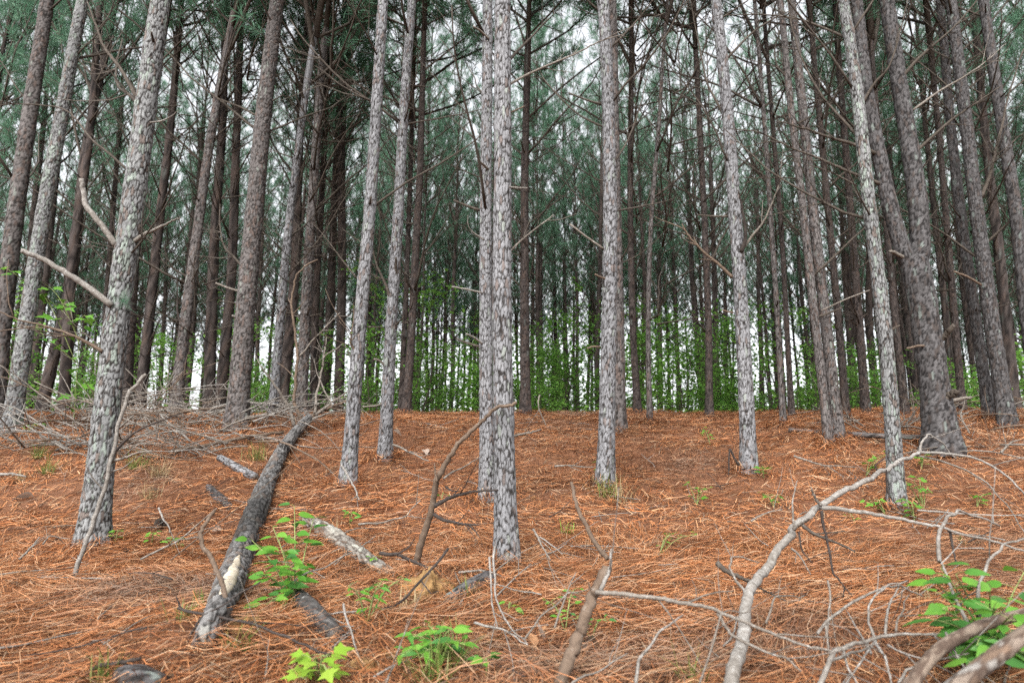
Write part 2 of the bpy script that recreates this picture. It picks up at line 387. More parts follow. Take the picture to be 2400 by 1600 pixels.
HC = 9.0
def crown_mesh(seed, ntuft=1.0, z0=0.0):
    rs = np.random.default_rng(seed); wood = Geo(); tuft_p = []; tuft_d = []; tuft_s = []
    z = z0
    while z < HC-.4:
        f = z/HC; Lm = (2.5*(1-f)**.75 + .35)*(.8 if f < .12 else 1.0)
        nb = int(rs.integers(2, 5)); a0 = rs.uniform(0, 6.28)
        for b in range(nb):
            az = a0 + b*6.283/nb + rs.normal(0, .25); el = math.radians(rs.uniform(30, 60) + 15*f)
            L = Lm*rs.uniform(.45, 1.3); d = np.array([math.cos(az)*math.cos(el), math.sin(az)*math.cos(el), math.sin(el)])
            P = wig((0, 0, z + rs.uniform(-.25, .25)), d, L, 6, (0, 0, .22), .14, rs); r0 = .006+.0068*L
            wood.tube(P, np.linspace(r0, r0*.3, 7), 4, cap=False)
            tuft_p.append(P[-1]); tuft_d.append(P[-1]-P[-2]); tuft_s.append(1.1)
            m = int(max(2, round(8*L*ntuft)))
            for k in range(m):
                i = int(rs.integers(2, 7)); t = P[i]-P[i-1]; t /= np.linalg.norm(t)
                s = np.cross(t, rs.normal(0, 1, 3)); s /= np.linalg.norm(s)+1e-9
                l2 = rs.uniform(.18, .55)*min(1, L)
                Q = wig(P[i], t*.7 + s*.75 + np.array([0, 0, .25]), l2, 3, (0, 0, .7), .15, rs)
                wood.tube(Q, np.linspace(.006, .0035, 4), 3, cap=False)
                tuft_p.append(Q[-1]); tuft_d.append(Q[-1]-Q[-2]); tuft_s.append(rs.uniform(.8, 1.1))
                if rs.random() < .6: tuft_p.append(Q[2]); tuft_d.append(Q[2]-Q[1]+rs.normal(0, .03, 3)); tuft_s.append(rs.uniform(.7, 1.0))
        z += rs.uniform(.38, .62)
    wood.tube(np.array([[0, 0, z0+.5], [0, 0, HC*.5], [0, 0, HC]]), [.036, .024, .006], 6)
    tp = np.array(tuft_p); td = np.array(tuft_d); td /= np.linalg.norm(td, axis=1)[:, None]; ts = np.array(tuft_s)
    NN = 24; T = len(tp)
    rd = rs.normal(0, 1, (T, NN, 3)); rd /= np.linalg.norm(rd, axis=2)[..., None]
    nd = td[:, None]*rs.uniform(.25, 1.1, (T, NN, 1)) + rd*.75; nd[..., 2] -= .06; nd /= np.linalg.norm(nd, axis=2)[..., None]
    ln = rs.uniform(.13, .21, (T, NN, 1))*ts[:, None, None]
    org = tp[:, None] - td[:, None]*rs.uniform(0, .12, (T, NN, 1))
    side = np.cross(nd, rs.normal(0, 1, (T, NN, 3))); side /= np.linalg.norm(side, axis=2)[..., None]
    w = .0050
    Cc = org + nd*ln*.45 + side*w; D = org + nd*ln*.45 - side*w; E = org + nd*ln + np.array([0, 0, -.012])
    NV = np.stack([org, Cc, D, E], 2).reshape(-1, 3); k = np.arange(T*NN)[:, None]*4
    # one kite shaped blade per needle bundle
    tri = np.concatenate([k + np.array([[0, 1, 2]]), k + np.array([[1, 3, 2]])], 1).reshape(-1, 3)
    WV = np.vstack(wood.V); WQ = np.vstack(wood.Q); WT = np.vstack(wood.T)
    V = np.vstack([WV, NV]); F = [WQ, np.vstack([WT, tri + len(WV)])]
    mi = np.concatenate([np.zeros(len(WQ)), np.zeros(len(WT)), np.ones(len(tri))])
    return mesh('crown', V, F, [M['deadbr'], M['needle']], None, True, mi)
CROWN = [crown_mesh(200+k, .85) for k in range(4)]                 # full crowns
THIN = [crown_mesh(230+k, .30) for k in range(3)]             # light, open crowns

def dead_set(seed, z0, z1, n):
    """the small dead limbs of a stem far off, too fine to pick apart"""
    rs = np.random.default_rng(seed); g = Geo()
    for k in range(n):
        z = rs.uniform(0, 1)**.8*(z1-z0)+z0; az = rs.uniform(0, 6.283); el = rs.uniform(.25, 1.0)
        L = rs.uniform(.7, 2.5)*(.6+.5*z/z1)
        dead_branch_geo(g, rs, (0, 0, z), (math.cos(az)*math.cos(el), math.sin(az)*math.cos(el), math.sin(el)), L, .005+.0055*L, int(rs.integers(2, 6)), 4, (0, 0, rs.uniform(0, .4)))
    return g.build('dead_limbs', M['deadbr'])
DEADSET = [dead_set(300+k, 1.5, 8.6, 26) for k in range(6)]

LEAFQ = np.array([[0, 0, 0], [.28, .22, .03], [.62, .24, .02], [1, 0, -.08], [.62, -.24, .02], [.28, -.22, .03], [.45, 0, -.03]])
LEAFT = np.array([[0, 6, 1], [1, 6, 2], [2, 6, 3], [3, 6, 4], [4, 6, 5], [5, 6, 0]])
def shrub_mesh(seed, H, spread, nleaf, ls):
    rs = np.random.default_rng(seed); g = Geo(); tips = []
    ns = int(rs.integers(1, 4))
    for s in range(ns):
        az = rs.uniform(0, 6.28); P = wig((rs.normal(0, .1), rs.normal(0, .1), -.1), (math.cos(az)*.18, math.sin(az)*.18, 1), H*rs.uniform(.75, 1), 10, (0, 0, .1), .1, rs)
        g.tube(P, np.linspace(.018, .004, 11), 5)
        for k in range(int(16*H/3)):
            i = int(rs.integers(2, 11)); a2 = rs.uniform(0, 6.28); L = spread*rs.uniform(.3, 1)*(1.15-.6*i/10)
            Q = wig(P[i], (math.cos(a2), math.sin(a2), rs.uniform(.0, .7)), L, 5, (0, 0, -.1), .2, rs); g.tube(Q, np.linspace(.006, .002, 6), 3, cap=False)
            tips += [Q[j] for j in (2, 3, 4, 5, 5)]
    tips = np.array(tips); o = tips[rs.integers(0, len(tips), nleaf)] + rs.normal(0, .10, (nleaf, 3))
    az = rs.uniform(0, 6.283, nleaf); tilt = rs.normal(-.25, .35, nleaf); roll = rs.normal(0, .4, nleaf); s = ls*rs.uniform(.6, 1.3, nleaf)
    X = np.stack([np.cos(az)*np.cos(tilt), np.sin(az)*np.cos(tilt), np.sin(tilt)], 1); Y = np.cross([0, 0, 1.0], X); Y /= np.linalg.norm(Y, axis=1)[:, None]; Z = np.cross(X, Y)
    Y, Z = Y*np.cos(roll)[:, None]+Z*np.sin(roll)[:, None], Z*np.cos(roll)[:, None]-Y*np.sin(roll)[:, None]
    LV = o[:, None] + s[:, None, None]*(LEAFQ[None, :, :1]*X[:, None] + 1.15*LEAFQ[None, :, 1:2]*Y[:, None] + LEAFQ[None, :, 2:]*Z[:, None])
    LT = (np.arange(nleaf)[:, None, None]*7 + LEAFT[None]).reshape(-1, 3)
    stem = g.build('stem', M['deadbr'])
    fol = mesh('foliage', LV.reshape(-1, 3), [LT], M['shrub'], None, False)
    return stem, fol
SHRUB = [shrub_mesh(400+k, h, s, nl, .095) for k, (h, s, nl) in enumerate(((2.0, .9, 650), (2.6, 1.1, 800), (3.2, 1.3, 1000), (1.6, .8, 550), (3.6, 1.5, 1100)))]

# ------------------------------------------------------------------ the pines that can be told apart
# base pixel x,y ; distance or None (on the ground at that pixel) ; stem width px at eye height ; mid pixel ; top pixel ; palette ; detail ; label ; number of dead branches
TREES = [
 ((218,1292),None,65,((281,714),(379,0)),LICH,2,'stout leaning pine with pale lichen, long bleached branch stubs and a stick against it',4),
 ((24,1024),None,42,((77,663),(195,0)),LICH,2,'pale lichen-covered pine at the left edge of the picture in front of the brush pile',6),
 ((-22,1010),None,48,((30,560),(108,0)),MIDB,1,'thick dark pine cut by the left edge of the picture, left of the lichen-covered pine',9),
 ((290,962),10.6,40,((352,260),(396,0)),REDB,1,'dark pine standing just behind the stout lichen pine with bleached stubs',12),
 ((413,962),10.2,30,((436,740),(556,0)),MIDB,1,'slim brown pine between the brush pile and the stout reddish-grey pine',14),
 ((556,1008),None,54,((598,480),(650,0)),MIDB,2,'stout reddish-grey pine left of the fallen log top, behind the brush pile',8),
 ((640,985),None,24,((675,560),(752,0)),GREY,1,'slender grey pine immediately right of the stout reddish-grey pine',9),
 ((706,962),10.6,31,((726,560),(770,0)),MIDB,1,'brown pine standing right behind the broken top of the fallen log',9),
 ((813,1151),None,38,((852,660),(898,0)),GREY,2,'grey pine with knotted bark, first of the two slim pines right of the fallen log',6),
 ((862,968),None,28,((884,560),(922,0)),MIDB,1,'brown pine half hidden behind the grey pine with knotted bark',8),
 ((903,1086),None,33,((926,640),(965,0)),GREY,2,'grey pine, second of the two slim pines right of the fallen log',7),
 ((953,956),10.8,23,((976,560),(990,200)),REDB,1,'reddish pine close behind the second slim grey pine, right of it',10),
 ((939,940),13,16,((956,560),(968,200)),REDB,0,'dark narrow pine touching the reddish pine behind the slim grey pines',8),
 ((1143,1187),None,37,((1140,640),(1144,0)),GREY,2,'grey pine half hidden behind the tallest central pine',5),
 ((1191,1342),None,55,((1179,700),(1174,0)),GREY,2,'big light-grey flaky pine in the centre, nearest to the camera of the middle trees',3),
 ((1231,976),None,27,((1229,560),(1240,0)),REDB,1,'reddish-brown straight pine just right of the central pair of grey pines',10),
 ((1318,965),None,17,((1300,720),(1275,300)),REDB,1,'slim reddish pine midway between the central pair and the next big grey pine',8),
 ((1416,1151),None,43,((1430,500),(1414,0)),GREY,2,'big grey pine with a grass tuft at its foot, right of centre',5),
 ((1452,1020),None,35,((1445,600),(1434,0)),MIDB,1,'brownish pine tucked behind the big grey pine with grass at its foot',7),
 ((1493,973),None,19,((1481,640),(1478,300)),REDB,1,'dark pine, second to the right of the big grey pine with grass at its foot',9),
 ((1523,1002),None,14,((1520,800),(1535,400)),MIDB,1,'thin upright pine pole standing in front of the dark pines right of centre',6),
 ((1665,985),None,19,((1657,700),(1640,300)),REDB,1,'dark pine, nearest stem just left of the grey pine with a broken brown limb',9),
 ((1755,1120),None,39,((1726,520),(1676,0)),GREY,2,'grey pine with a broken brown limb at its foot and a knot whorl halfway up',5),
 ((1834,1008),None,15,((1818,680),(1776,100)),MIDB,1,'thin pale pine pole right of the grey pine with the knot whorl',6),
 ((1854,982),None,15,((1840,700),(1812,300)),REDB,1,'dark thin pine just behind the thin pale pole on the right',7),
 ((1944,1056),None,23,((1889,560),(1838,100)),MIDB,2,'slim grey-brown pine, left one of a close pair beside the forked pine',6),
 ((1969,1041),None,30,((1912,560),(1856,0)),MIDB,2,'brown pine, right one of a close pair beside the forked pine',6),
 ((1986,985),None,20,((1946,560),(1910,150)),REDB,1,'dark pine directly behind the close pair left of the forked pine',8),
 ((2031,973),None,22,((1999,560),(1968,150)),REDB,1,'straight dark pine between the close pair and the lichen-flecked slim pine',8),
 ((2107,1207),None,39,((2050,560),(1975,0)),LICH,2,'slim lichen-flecked pine in front of the forked pine with seedlings at its foot',5),
 ((2123,979),None,19,((2090,660),(2050,200)),REDB,1,'dark pine seen between the lichen-flecked slim pine and the forked pine',7),
 ((2253,970),None,19,((2222,560),(2180,100)),REDB,1,'dark straight pine just right of the forked pine',8),
 ((2322,985),None,29,((2262,560),(2215,150)),DARK,1,'dark grey pine, second to the right of the forked pine',8),
 ((2362,1010),None,40,((2299,560),(2228,0)),DARK,2,'dark grey leaning pine near the right edge with a long curved limb',6),
 ((2440,1000),None,36,((2391,600),(2335,200)),DARK,1,'dark pine cut by the right edge of the picture',8),
]
# further stems beyond the crest: base x, px width, x at y=560
FAR = [(76,21,112),(100,26,172),(146,24,185),(330,24,370),(382,12,398),(439,17,462),(490,26,505),(521,25,540),(535,12,552),(669,26,692),(732,20,748),(761,22,778),(798,23,807),
 (1003,10,1007),(1016,10,1022),(1030,9,1050),(1053,8,1068),(1085,7,1090),(1095,9,1108),(1106,10,1116),(1247,10,1247),(1265,11,1268),(1303,11,1302),(1319,10,1320),(1343,9,1343),(1375,9,1380),(1398,14,1404),
 (1504,10,1500),(1540,14,1541),(1566,8,1552),(1590,11,1573),(1609,6,1598),(1648,15,1622),(1682,16,1670),(1699,11,1690),(1716,6,1708),(1782,12,1771),(1817,10,1800),(1899,9,1858),(1998,14,1980),(2052,18,2030),(2150,17,2100),(2230,17,2193),(2282,14,2240),(2371,24,2330),(40,18,80),(236,16,262),(600,12,618),(980,5,985)]
tree_xy = []
def tree_frame(base, mid, top):
    """quadratic lean: returns function height -> centre offset"""
    b = np.array(base); m = np.array(mid); t = np.array(top)
    hm, ht = m[2]-b[2], t[2]-b[2]
    A = np.array([[hm, hm*hm], [ht, ht*ht]])
    cx = np.linalg.solve(A, np.array([m[0]-b[0], t[0]-b[0]])); lin = (t[0]-b[0])/ht
    if abs(cx[1]) > .02: cx = np.array([lin, 0.0])
    def f(z):
        z = np.asarray(z, float); zc = np.clip(z, -1, ht)
        x = cx[0]*zc + cx[1]*zc*zc + (z-zc)*(cx[0]+2*cx[1]*ht)
        return np.stack([b[0]+x, np.full_like(z, b[1]), b[2]+z], -1)
    return f
def rad_fn(r0, H):
    return lambda z: np.maximum(r0*np.clip(1-(np.asarray(z)-1.2)/(H*1.02), .02, 1.12)**.85, .006)
def place_on(parent, f, rf, z, az, me, name, scale, rs):
    c = f(np.array([z]))[0] - np.array(parent.location); r = float(rf(z))*.75
    loc = (c[0]+math.cos(az)*r, c[1]+math.sin(az)*r, c[2])
    return obj(name, me, parent, loc, (0, 0, az), scale)
def make_pine(base, f, r0, H, pal, det, label, group, nbr, seed, vis, hc, crown_k):
    rs = np.random.default_rng(1000+seed); rf = rad_fn(r0, H)
    T = empty('pine_tree', base, label, 'pine tree', group)
    seg, dz, amp, plate = {2: (84, .0095, .0075, .020), 1: (36, .021, .007, .027), 0: (18, .06, .006, .05)}[det]
    if det == 2 and base[1] > 6.2: seg, dz, plate = 58, .0130, .023
    zs = np.concatenate([np.arange(-.12, vis, dz), np.arange(vis, hc + 1.0, .5), [hc+1.0]])
    ws = np.arange(.9, H, .62) + rs.uniform(-.12, .12, len(np.arange(.9, H, .62)))
    R = rf(zs); 
    for wz in ws: R = R*(1 + .07*np.exp(-((zs-wz)/.05)**2))
    cen = f(zs) - np.array(base)
    wob = .012*np.stack([vnoise(np.stack([zs*.7, zs*0+seed, zs*0], -1), 3), vnoise(np.stack([zs*.7, zs*0+seed+40, zs*0], -1), 4), zs*0], -1)
    V, Q, c = barked(cen + wob, R, zs, seg, pal, amp*min(1, r0/.09), plate, seed)
    obj('trunk', mesh('trunk', V, [Q], M['bark'], c, det == 0), T)
    tipd = f(np.array([hc+1.0, hc+2.0])); d = tipd[1]-tipd[0]; q = Vector((0, 0, 1)).rotation_difference(Vector(d))
    q = q @ Quaternion((0, 0, 1), rs.uniform(0, 6.28)); s = (H-hc)/HC
    obj('crown', CROWN[crown_k % len(CROWN)] if base[1] > 8.8 else THIN[crown_k % len(THIN)], T, f(np.array([hc]))[0] - np.array(base), q, s)
    for k in range(int(nbr*1.6)):
        z = ws[int(rs.integers(1, max(2, min(len(ws), int(min(vis+1.5, hc)/.62)))))]; az = rs.uniform(0, 6.283)
        if rs.random() < .3 or z < 1.7: place_on(T, f, rf, z, az, STUB[int(rs.integers(0, 5))], 'branch_stub', rs.uniform(.8, 1.3), rs)
        else: place_on(T, f, rf, z, az, BR[int(rs.integers(0, len(BR)))], 'dead_branch', rs.uniform(.7, 1.15), rs)
    if base[1] > 8.8:
        o = obj('dead_limbs', DEADSET[seed % len(DEADSET)], T, None, (0, math.atan2(d[0], d[2]), rs.uniform(0, .3)), (1, 1, hc/8.2)); o['kind'] = 'stuff'
    tree_xy.append((base[0], base[1], r0))
    return T, f, rf
specs = []
for (bp, dist, w, (mp, tp), pal, det, label, nbr) in TREES:
    b = on_ground(*bp) if dist is None else None
    if b is None:
        b = at(bp[0], bp[1], dist); b[2] = gh(b[0], b[1])
    specs.append((b, w, mp, tp, pal, det, label, nbr))
for s in specs:
    if s[0][1] < 12: MOUNDS.append((s[0][0], s[0][1], .07, .24))
PINE = []
for i, (b, w, mp, tp, pal, det, label, nbr) in enumerate(specs):
    Y = b[1]; f = tree_frame(b, at(*mp, Y), at(*tp, Y)); rs = np.random.default_rng(50+i)
    b = b.copy(); b[2] = gh(b[0], b[1]) - .03
    H = rs.uniform(17.5, 20.5); hc = rs.uniform(7.2, 8.4) if Y < 8.8 else rs.uniform(5.2, 6.6); r0 = .85*w/2*Y/FPX
    vis = min(hc, .83*Y*1.04 - b[2] + .3)
    PINE.append(make_pine(b, f, r0, H, pal, det, label, None, nbr, i, vis, hc, i))

# the forked pine
def forked_pine():
    b = on_ground(2204, 1058); Y = b[1]; b[2] = gh(b[0], b[1]) - .03
    T = empty('pine_tree', b, 'very stout forked dark pine on the right, its stem splitting in two above head height', 'pine tree')
    S = Y/FPX
    def stem(pix, name, seed, flare, top_up):
        P = np.array([at(x, y, Y) for x, y, _ in pix]); rr = np.array([.94*w_/2*S for _, _, w_ in pix])
        d = P[-1]-P[-2]; d /= np.linalg.norm(d); P = np.vstack([P, P[-1]+d*top_up]); rr = np.append(rr, rr[-1]*.75)
        C = spline(P, n=60); zl = np.linspace(0, 1, len(C)); r = np.interp(np.linspace(0, len(P)-1, len(C)), np.arange(len(P)), rr)
        L = np.concatenate([[0], np.cumsum(np.linalg.norm(np.diff(C, axis=0), axis=1))]); n = int(L[-1]/.018); li = np.linspace(0, L[-1], n)
        Cc = np.stack([np.interp(li, L, C[:, k]) for k in range(3)], 1); r = np.interp(li, L, r)
        for wz in np.arange(.5, L[-1], .62): r = r*(1+.06*np.exp(-((li-wz)/.06)**2))
        V, Q, c = barked(Cc-b, r, li - (.1 if flare else -3), 56 if flare else 44, DARK, .009, .027, seed, None, flare)
        obj(name, mesh(name, V, [Q], M['bark'], c, False), T)
        return Cc
    stem([(2204, 1072, 66), (2200, 990, 68), (2185, 870, 67), (2170, 761, 66), (2158, 690, 66), (2148, 640, 70), (2142, 612, 64)], 'trunk', 901, True, .05)
    c1 = stem([(2160, 690, 40), (2140, 640, 42), (2118, 590, 43), (2096, 520, 40), (2072, 420, 37), (2048, 300, 35), (2030, 200, 33), (2008, 0, 30)], 'fork_stem', 902, False, 3.5)
    c2 = stem([(2152, 690, 46), (2152, 630, 48), (2156, 560, 49), (2148, 450, 46), (2125, 300, 43), (2105, 180, 41), (2078, 0, 38)], 'fork_stem', 903, False, 3.5)
    for k, c in enumerate((c1, c2)):
        d = c[-1]-c[-8]; q = Vector((0, 0, 1)).rotation_difference(Vector(d)); obj('crown', THIN[k], T, c[-1]-b, q, .95)
    tree_xy.append((b[0], b[1], .2))
    return T, b, Y
FORK, FB, FY = forked_pine()

# limbs of particular pines, drawn where they leave the stem: (tree index or 'fork', pixel path, px width at foot, material, label, depth change)
LIMBS = [
 (0, [(262,716),(205,672),(155,640),(100,608),(49,586)], 15, 'pale', 'long bleached branch stub', -.35),
 (0, [(240,823),(205,803),(172,787),(110,765),(43,749),(-20,722)], 9, 'brown', 'long thin brown dead branch', -.3),
 (0, [(272,575),(240,530),(204,485),(196,450),(191,420)], 15, 'pale', 'pale upturned branch stub', -.15),
 (0, [(316,565),(340,548),(367,536),(395,522),(424,509)], 11, 'pale', 'pale forked branch stub', -.15),
 (0, [(325,238),(285,165),(245,112),(225,60),(204,5)], 11, 'deadbr', 'long rising dead branch', .15),
 (0, [(296,396),(250,355),(214,326),(153,258),(60,245),(0,246)], 7, 'deadbr', None, .25),
 (0, [(345,288),(372,285),(388,280),(405,270),(419,258)], 5, 'pale', None, -.1),
 (0, [(262,1070),(286,1040),(332,1004),(423,968)], 8, 'dark', 'dark bowed low branch', -.2),
 (14, [(1186,203),(1230,178),(1285,153),(1345,128),(1402,99),(1462,80)], 8, 'grey', 'long rising grey branch', .3),
 (14, [(1190,267),(1210,258),(1228,250)], 5, 'brown', None, .1),
 (14, [(1192,592),(1220,565),(1249,541),(1297,503)], 6, 'grey', 'grey rising dead branch', .15),
 (14, [(1192,438),(1215,440),(1236,441)], 4, 'pale', None, -.1),
 (13, [(1143,396),(1132,385),(1120,377)], 7, 'grey', None, -.2),
 (13, [(1146,92),(1125,72),(1109,63)], 6, 'grey', None, -.2),
 (13, [(1135,562),(1110,545),(1098,530),(1096,505)], 4, 'pale', None, -.2),
 (13, [(1130,686),(1095,678),(1060,672)], 5, 'pale', None, -.2),
 (13, [(1130,805),(1110,790),(1093,783)], 6, 'pale', None, -.2),
 (17, [(1416,584),(1376,556),(1336,525)], 6, 'grey', None, -.1),
 (17, [(1414,298),(1351,265),(1285,199),(1262,160)], 6, 'deadbr', 'long rising dark branch', .3),
 (17, [(1424,655),(1410,650),(1394,643)], 6, 'brown', None, -.1),
 (17, [(1440,380),(1470,330),(1500,250),(1520,160)], 6, 'deadbr', None, .3),
 (17, [(1406,813),(1390,812),(1376,816)], 5, 'brown', None, -.1),
 (22, [(1737,590),(1747,560),(1745,525),(1738,480),(1731,447)], 11, 'dark', 'dark upright broken limb from the knot whorl', -.25),
 (22, [(1740,584),(1765,550),(1789,520),(1812,470),(1832,415)], 7, 'grey', 'pale grey rising limb', -.2),
 (22, [(1716,650),(1685,620),(1651,592),(1620,560),(1598,525)], 9, 'brown', 'brown rising limb', -.15),
 (22, [(1700,278),(1675,230),(1656,189),(1635,90),(1618,0)], 8, 'deadbr', 'long dark rising limb', .15),
 (22, [(1718,733),(1705,730),(1694,727)], 5, 'brown', None, -.1),
 (22, [(1738,1098),(1722,1075),(1710,1053),(1708,1100),(1707,1112)], 7, 'dark', 'broken brown limb bent down to the straw', -.15),
 (29, [(2012,320),(1965,270),(1926,224),(1886,153),(1860,80),(1845,0)], 8, 'deadbr', 'long rising dark limb', .3),
 (29, [(2062,430),(2008,410),(1957,388),(1905,365),(1855,347),(1779,311),(1712,303)], 9, 'deadbr', 'long sweeping dark limb', .2),
 (29, [(2008,436),(1970,415),(1932,398),(1850,375)], 5, 'deadbr', None, -.1),
 (29, [(1985,90),(1940,70),(1880,48),(1800,35),(1700,36)], 8, 'deadbr', 'long level dark limb', .25),
 ('fork', [(2052,360),(2005,340),(1957,326),(1890,303),(1824,286)], 11, 'deadbr', 'long dark limb', -.15),
 ('fork', [(2148,354),(2195,312),(2238,275),(2290,240),(2345,202)], 9, 'deadbr', 'rising dark limb', -.2),
 ('fork', [(2115,180),(2150,140),(2187,107),(2240,60),(2290,0)], 10, 'deadbr', 'thick rising dark limb', -.2),
 ('fork', [(2023,240),(2050,195),(2085,153),(2108,80),(2128,0)], 8, 'deadbr', None, -.25),
 ('fork', [(2140,258),(2200,215),(2263,178),(2310,145),(2358,102)], 6, 'grey', None, -.25),
 ('fork', [(2196,800),(2212,790),(2222,778),(2233,764)], 15, 'deadbr', 'thick broken limb stub', -.2),
 ('fork', [(2176,812),(2155,810),(2126,816)], 6, 'brown', None, -.2),
 ('fork', [(2190,940),(2212,932),(2228,924),(2242,916)], 19, 'deadbr', 'thick broken limb stub low on the stem', -.22),
 ('fork', [(2228,940),(2250,935),(2276,930)], 9, 'grey', None, -.1),
 ('fork', [(2120,604),(2100,594),(2086,588)], 10, 'grey', None, -.15),
 (33, [(2300,462),(2320,410),(2335,347),(2352,280),(2362,230),(2398,115)], 10, 'deadbr', 'long curved dark limb', -.15),
 (33, [(2300,668),(2270,650),(2236,636)], 6, 'brown', None, -.2),
 (8, [(838,830),(828,815),(822,800),(824,770)], 7, 'brown', 'curled dead limb', -.12),
 (10, [(917,705),(905,670),(885,625),(874,590)], 9, 'deadbr', 'dark rising limb', -.12),
 (10, [(928,648),(928,625),(928,602)], 7, 'deadbr', None, -.12),
 (10, [(902,856),(890,845),(876,841)], 6, 'grey', None, -.1),
 (10, [(898,944),(882,950),(850,953)], 5, 'grey', None, -.1),
 (5, [(568,684),(535,675),(505,663)], 6, 'grey', None, -.1),
 (5, [(560,750),(552,744),(545,739)], 7, 'pale', None, -.1),
 (5, [(602,272),(560,250),(510,232)], 6, 'deadbr', None, .2),
 (4, [(437,648),(420,637),(398,625),(376,608)], 5, 'deadbr', None, -.1),
 (4, [(424,760),(416,730),(416,690),(414,640)], 6, 'dark', None, -.15),
 (25, [(1925,728),(1985,700),(2038,680)], 4, 'grey', None, -.1),
]
for k, (ti, path, w, mk, lab, dd) in enumerate(LIMBS):
    T = FORK if ti == 'fork' else PINE[ti][0]; Y = FY if ti == 'fork' else T.location[1]
    P = [at(x, y, Y + dd*(.25 + .75*(i/(len(path)-1)))) for i, (x, y) in enumerate(path)]
    P = np.array(P) - np.array(T.location); C = spline(P, n=6); r = w/2*Y/FPX
    g = Geo(); rs = np.random.default_rng(600+k); C = C + rs.normal(0, r*.16, C.shape)*np.linspace(0, 1, len(C))[:, None]
    long = len(path) >= 4 and w <= 11; subs = []
    g.tube(C, np.linspace(r, r*(.3 if long else .75), len(C)), 8, .08, k)
    if long and mk in ('deadbr', 'grey', 'brown'):
        for q in range(int(rs.integers(4, 9))):
            i = int(rs.integers(len(C)//3, len(C)-1)); t = C[i]-C[i-1]; t /= np.linalg.norm(t); s = np.cross(t, rs.normal(0, 1, 3)); s /= np.linalg.norm(s)
            g2 = Geo(); g2.tube(wig(C[i], t+s*.8, rs.uniform(.1, .5), 4, (0, 0, .2), .25, rs), np.linspace(r*.4, r*.15, 5), 4); subs.append(g2)
    o = obj('limb', g.build('limb', M[mk]), T)
    for g2 in subs: obj('twig', g2.build('twig', M[mk]), o)
    if lab: o['label'] = lab

def sprout():
    T = PINE[0][0]; rs = np.random.default_rng(77); c = at(292, 708, T.location[1]-.10) - np.array(T.location); V = []; F = []
    for k in range(70):
        d = rs.normal(0, 1, 3); d[1] -= .9; d[2] += .1; d /= np.linalg.norm(d); s_ = np.cross(d, rs.normal(0, 1, 3)); s_ /= np.linalg.norm(s_); o_ = c + rs.normal(0, .012, 3); L = rs.uniform(.07, .15)
        V += [o_ - s_*.0012, o_ + s_*.0012, o_ + d*L]; F.append((3*k, 3*k+1, 3*k+2))
    o = obj('needle_tuft', mesh('needle_tuft', V, [F], M['needle'], None, False), T); o['label'] = 'small green needle tuft sprouting from the stem'
sprout()
# ------------------------------------------------------------------ stems beyond the crest, then the stand behind
TV = []
for k in range(7):
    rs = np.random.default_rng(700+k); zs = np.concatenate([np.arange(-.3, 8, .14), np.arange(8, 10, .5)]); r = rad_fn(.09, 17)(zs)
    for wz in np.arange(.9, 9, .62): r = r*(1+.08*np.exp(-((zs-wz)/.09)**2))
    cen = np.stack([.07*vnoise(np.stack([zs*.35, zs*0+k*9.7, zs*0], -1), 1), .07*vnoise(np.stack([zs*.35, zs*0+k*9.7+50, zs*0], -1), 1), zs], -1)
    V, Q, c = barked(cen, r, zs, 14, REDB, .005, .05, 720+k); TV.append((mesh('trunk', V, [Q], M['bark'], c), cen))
def far_pine(x, y, lean, r0, rs, label, group, hc=None, dead=True):
    b = (x, y, gh(x, y)-.03); T = empty('pine_tree', b, label, 'pine tree', group)
    k = int(rs.integers(0, 7)); rot = rs.uniform(0, 6.28); hs_ = rs.uniform(1.0, 1.15)
    T.rotation_euler = (rs.normal(0, .012), lean, 0)
    s = r0/.09
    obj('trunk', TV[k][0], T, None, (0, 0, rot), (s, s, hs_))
    hc = hc if hc is not None else rs.uniform(4.6, 7.0)
    cx = TV[k][1][np.argmin(abs(TV[k][1][:, 2]-hc/hs_))]; cs, sn = math.cos(rot), math.sin(rot)
    obj('crown', (CROWN if y < 17 or rs.random() < .12 else THIN)[int(rs.integers(0, 3))], T, (s*(cx[0]*cs-cx[1]*sn), s*(cx[0]*sn+cx[1]*cs), hc), (0, 0, rs.uniform(0, 6.28)), (1.0*rs.uniform(.95, 1.3), rs.uniform(.95, 1.3), rs.uniform(1.25, 1.6)))
    if dead and (y < 20 or rs.random() < .6):
        o = obj('dead_limbs', DEADSET[int(rs.integers(0, len(DEADSET)))], T, None, (0, 0, rs.uniform(0, 6.28)), (1, 1, rs.uniform(.85, 1.05)*hc/8.2)); o['kind'] = 'stuff'
    tree_xy.append((x, y, r0))
ANCHOR = sorted([(24, 'left-edge lichen pine'), (218, 'stout lichen pine'), (413, 'slim brown pine'), (556, 'stout reddish-grey pine'), (706, 'pine behind the log top'), (813, 'knotted grey pine'), (903, 'second slim grey pine'), (1143, 'central pair'),
    (1231, 'straight reddish-brown pine'), (1416, 'big grass-footed pine'), (1523, 'thin upright pole'), (1665, 'knot-whorl pine neighbour'), (1755, 'knot-whorl pine'), (1834, 'thin pale pole'), (1969, 'close pair of brown pines'), (2107, 'lichen-flecked slim pine'), (2204, 'forked pine'), (2322, 'second dark pine past the fork')])
ORD = ['first', 'second', 'third', 'fourth', 'fifth', 'sixth', 'seventh', 'eighth', 'ninth']
def far_label(bx):
    k = max(i for i, (a, _) in enumerate(ANCHOR) if a <= bx); hi = ANCHOR[k+1][0] if k+1 < len(ANCHOR) else 9999
    n = sorted(b for b, _, _ in FAR if ANCHOR[k][0] <= b < hi).index(bx)
    return ORD[n] + ' slender dark pine beyond the crest, right of the ' + ANCHOR[k][1]
rs = np.random.default_rng(42)
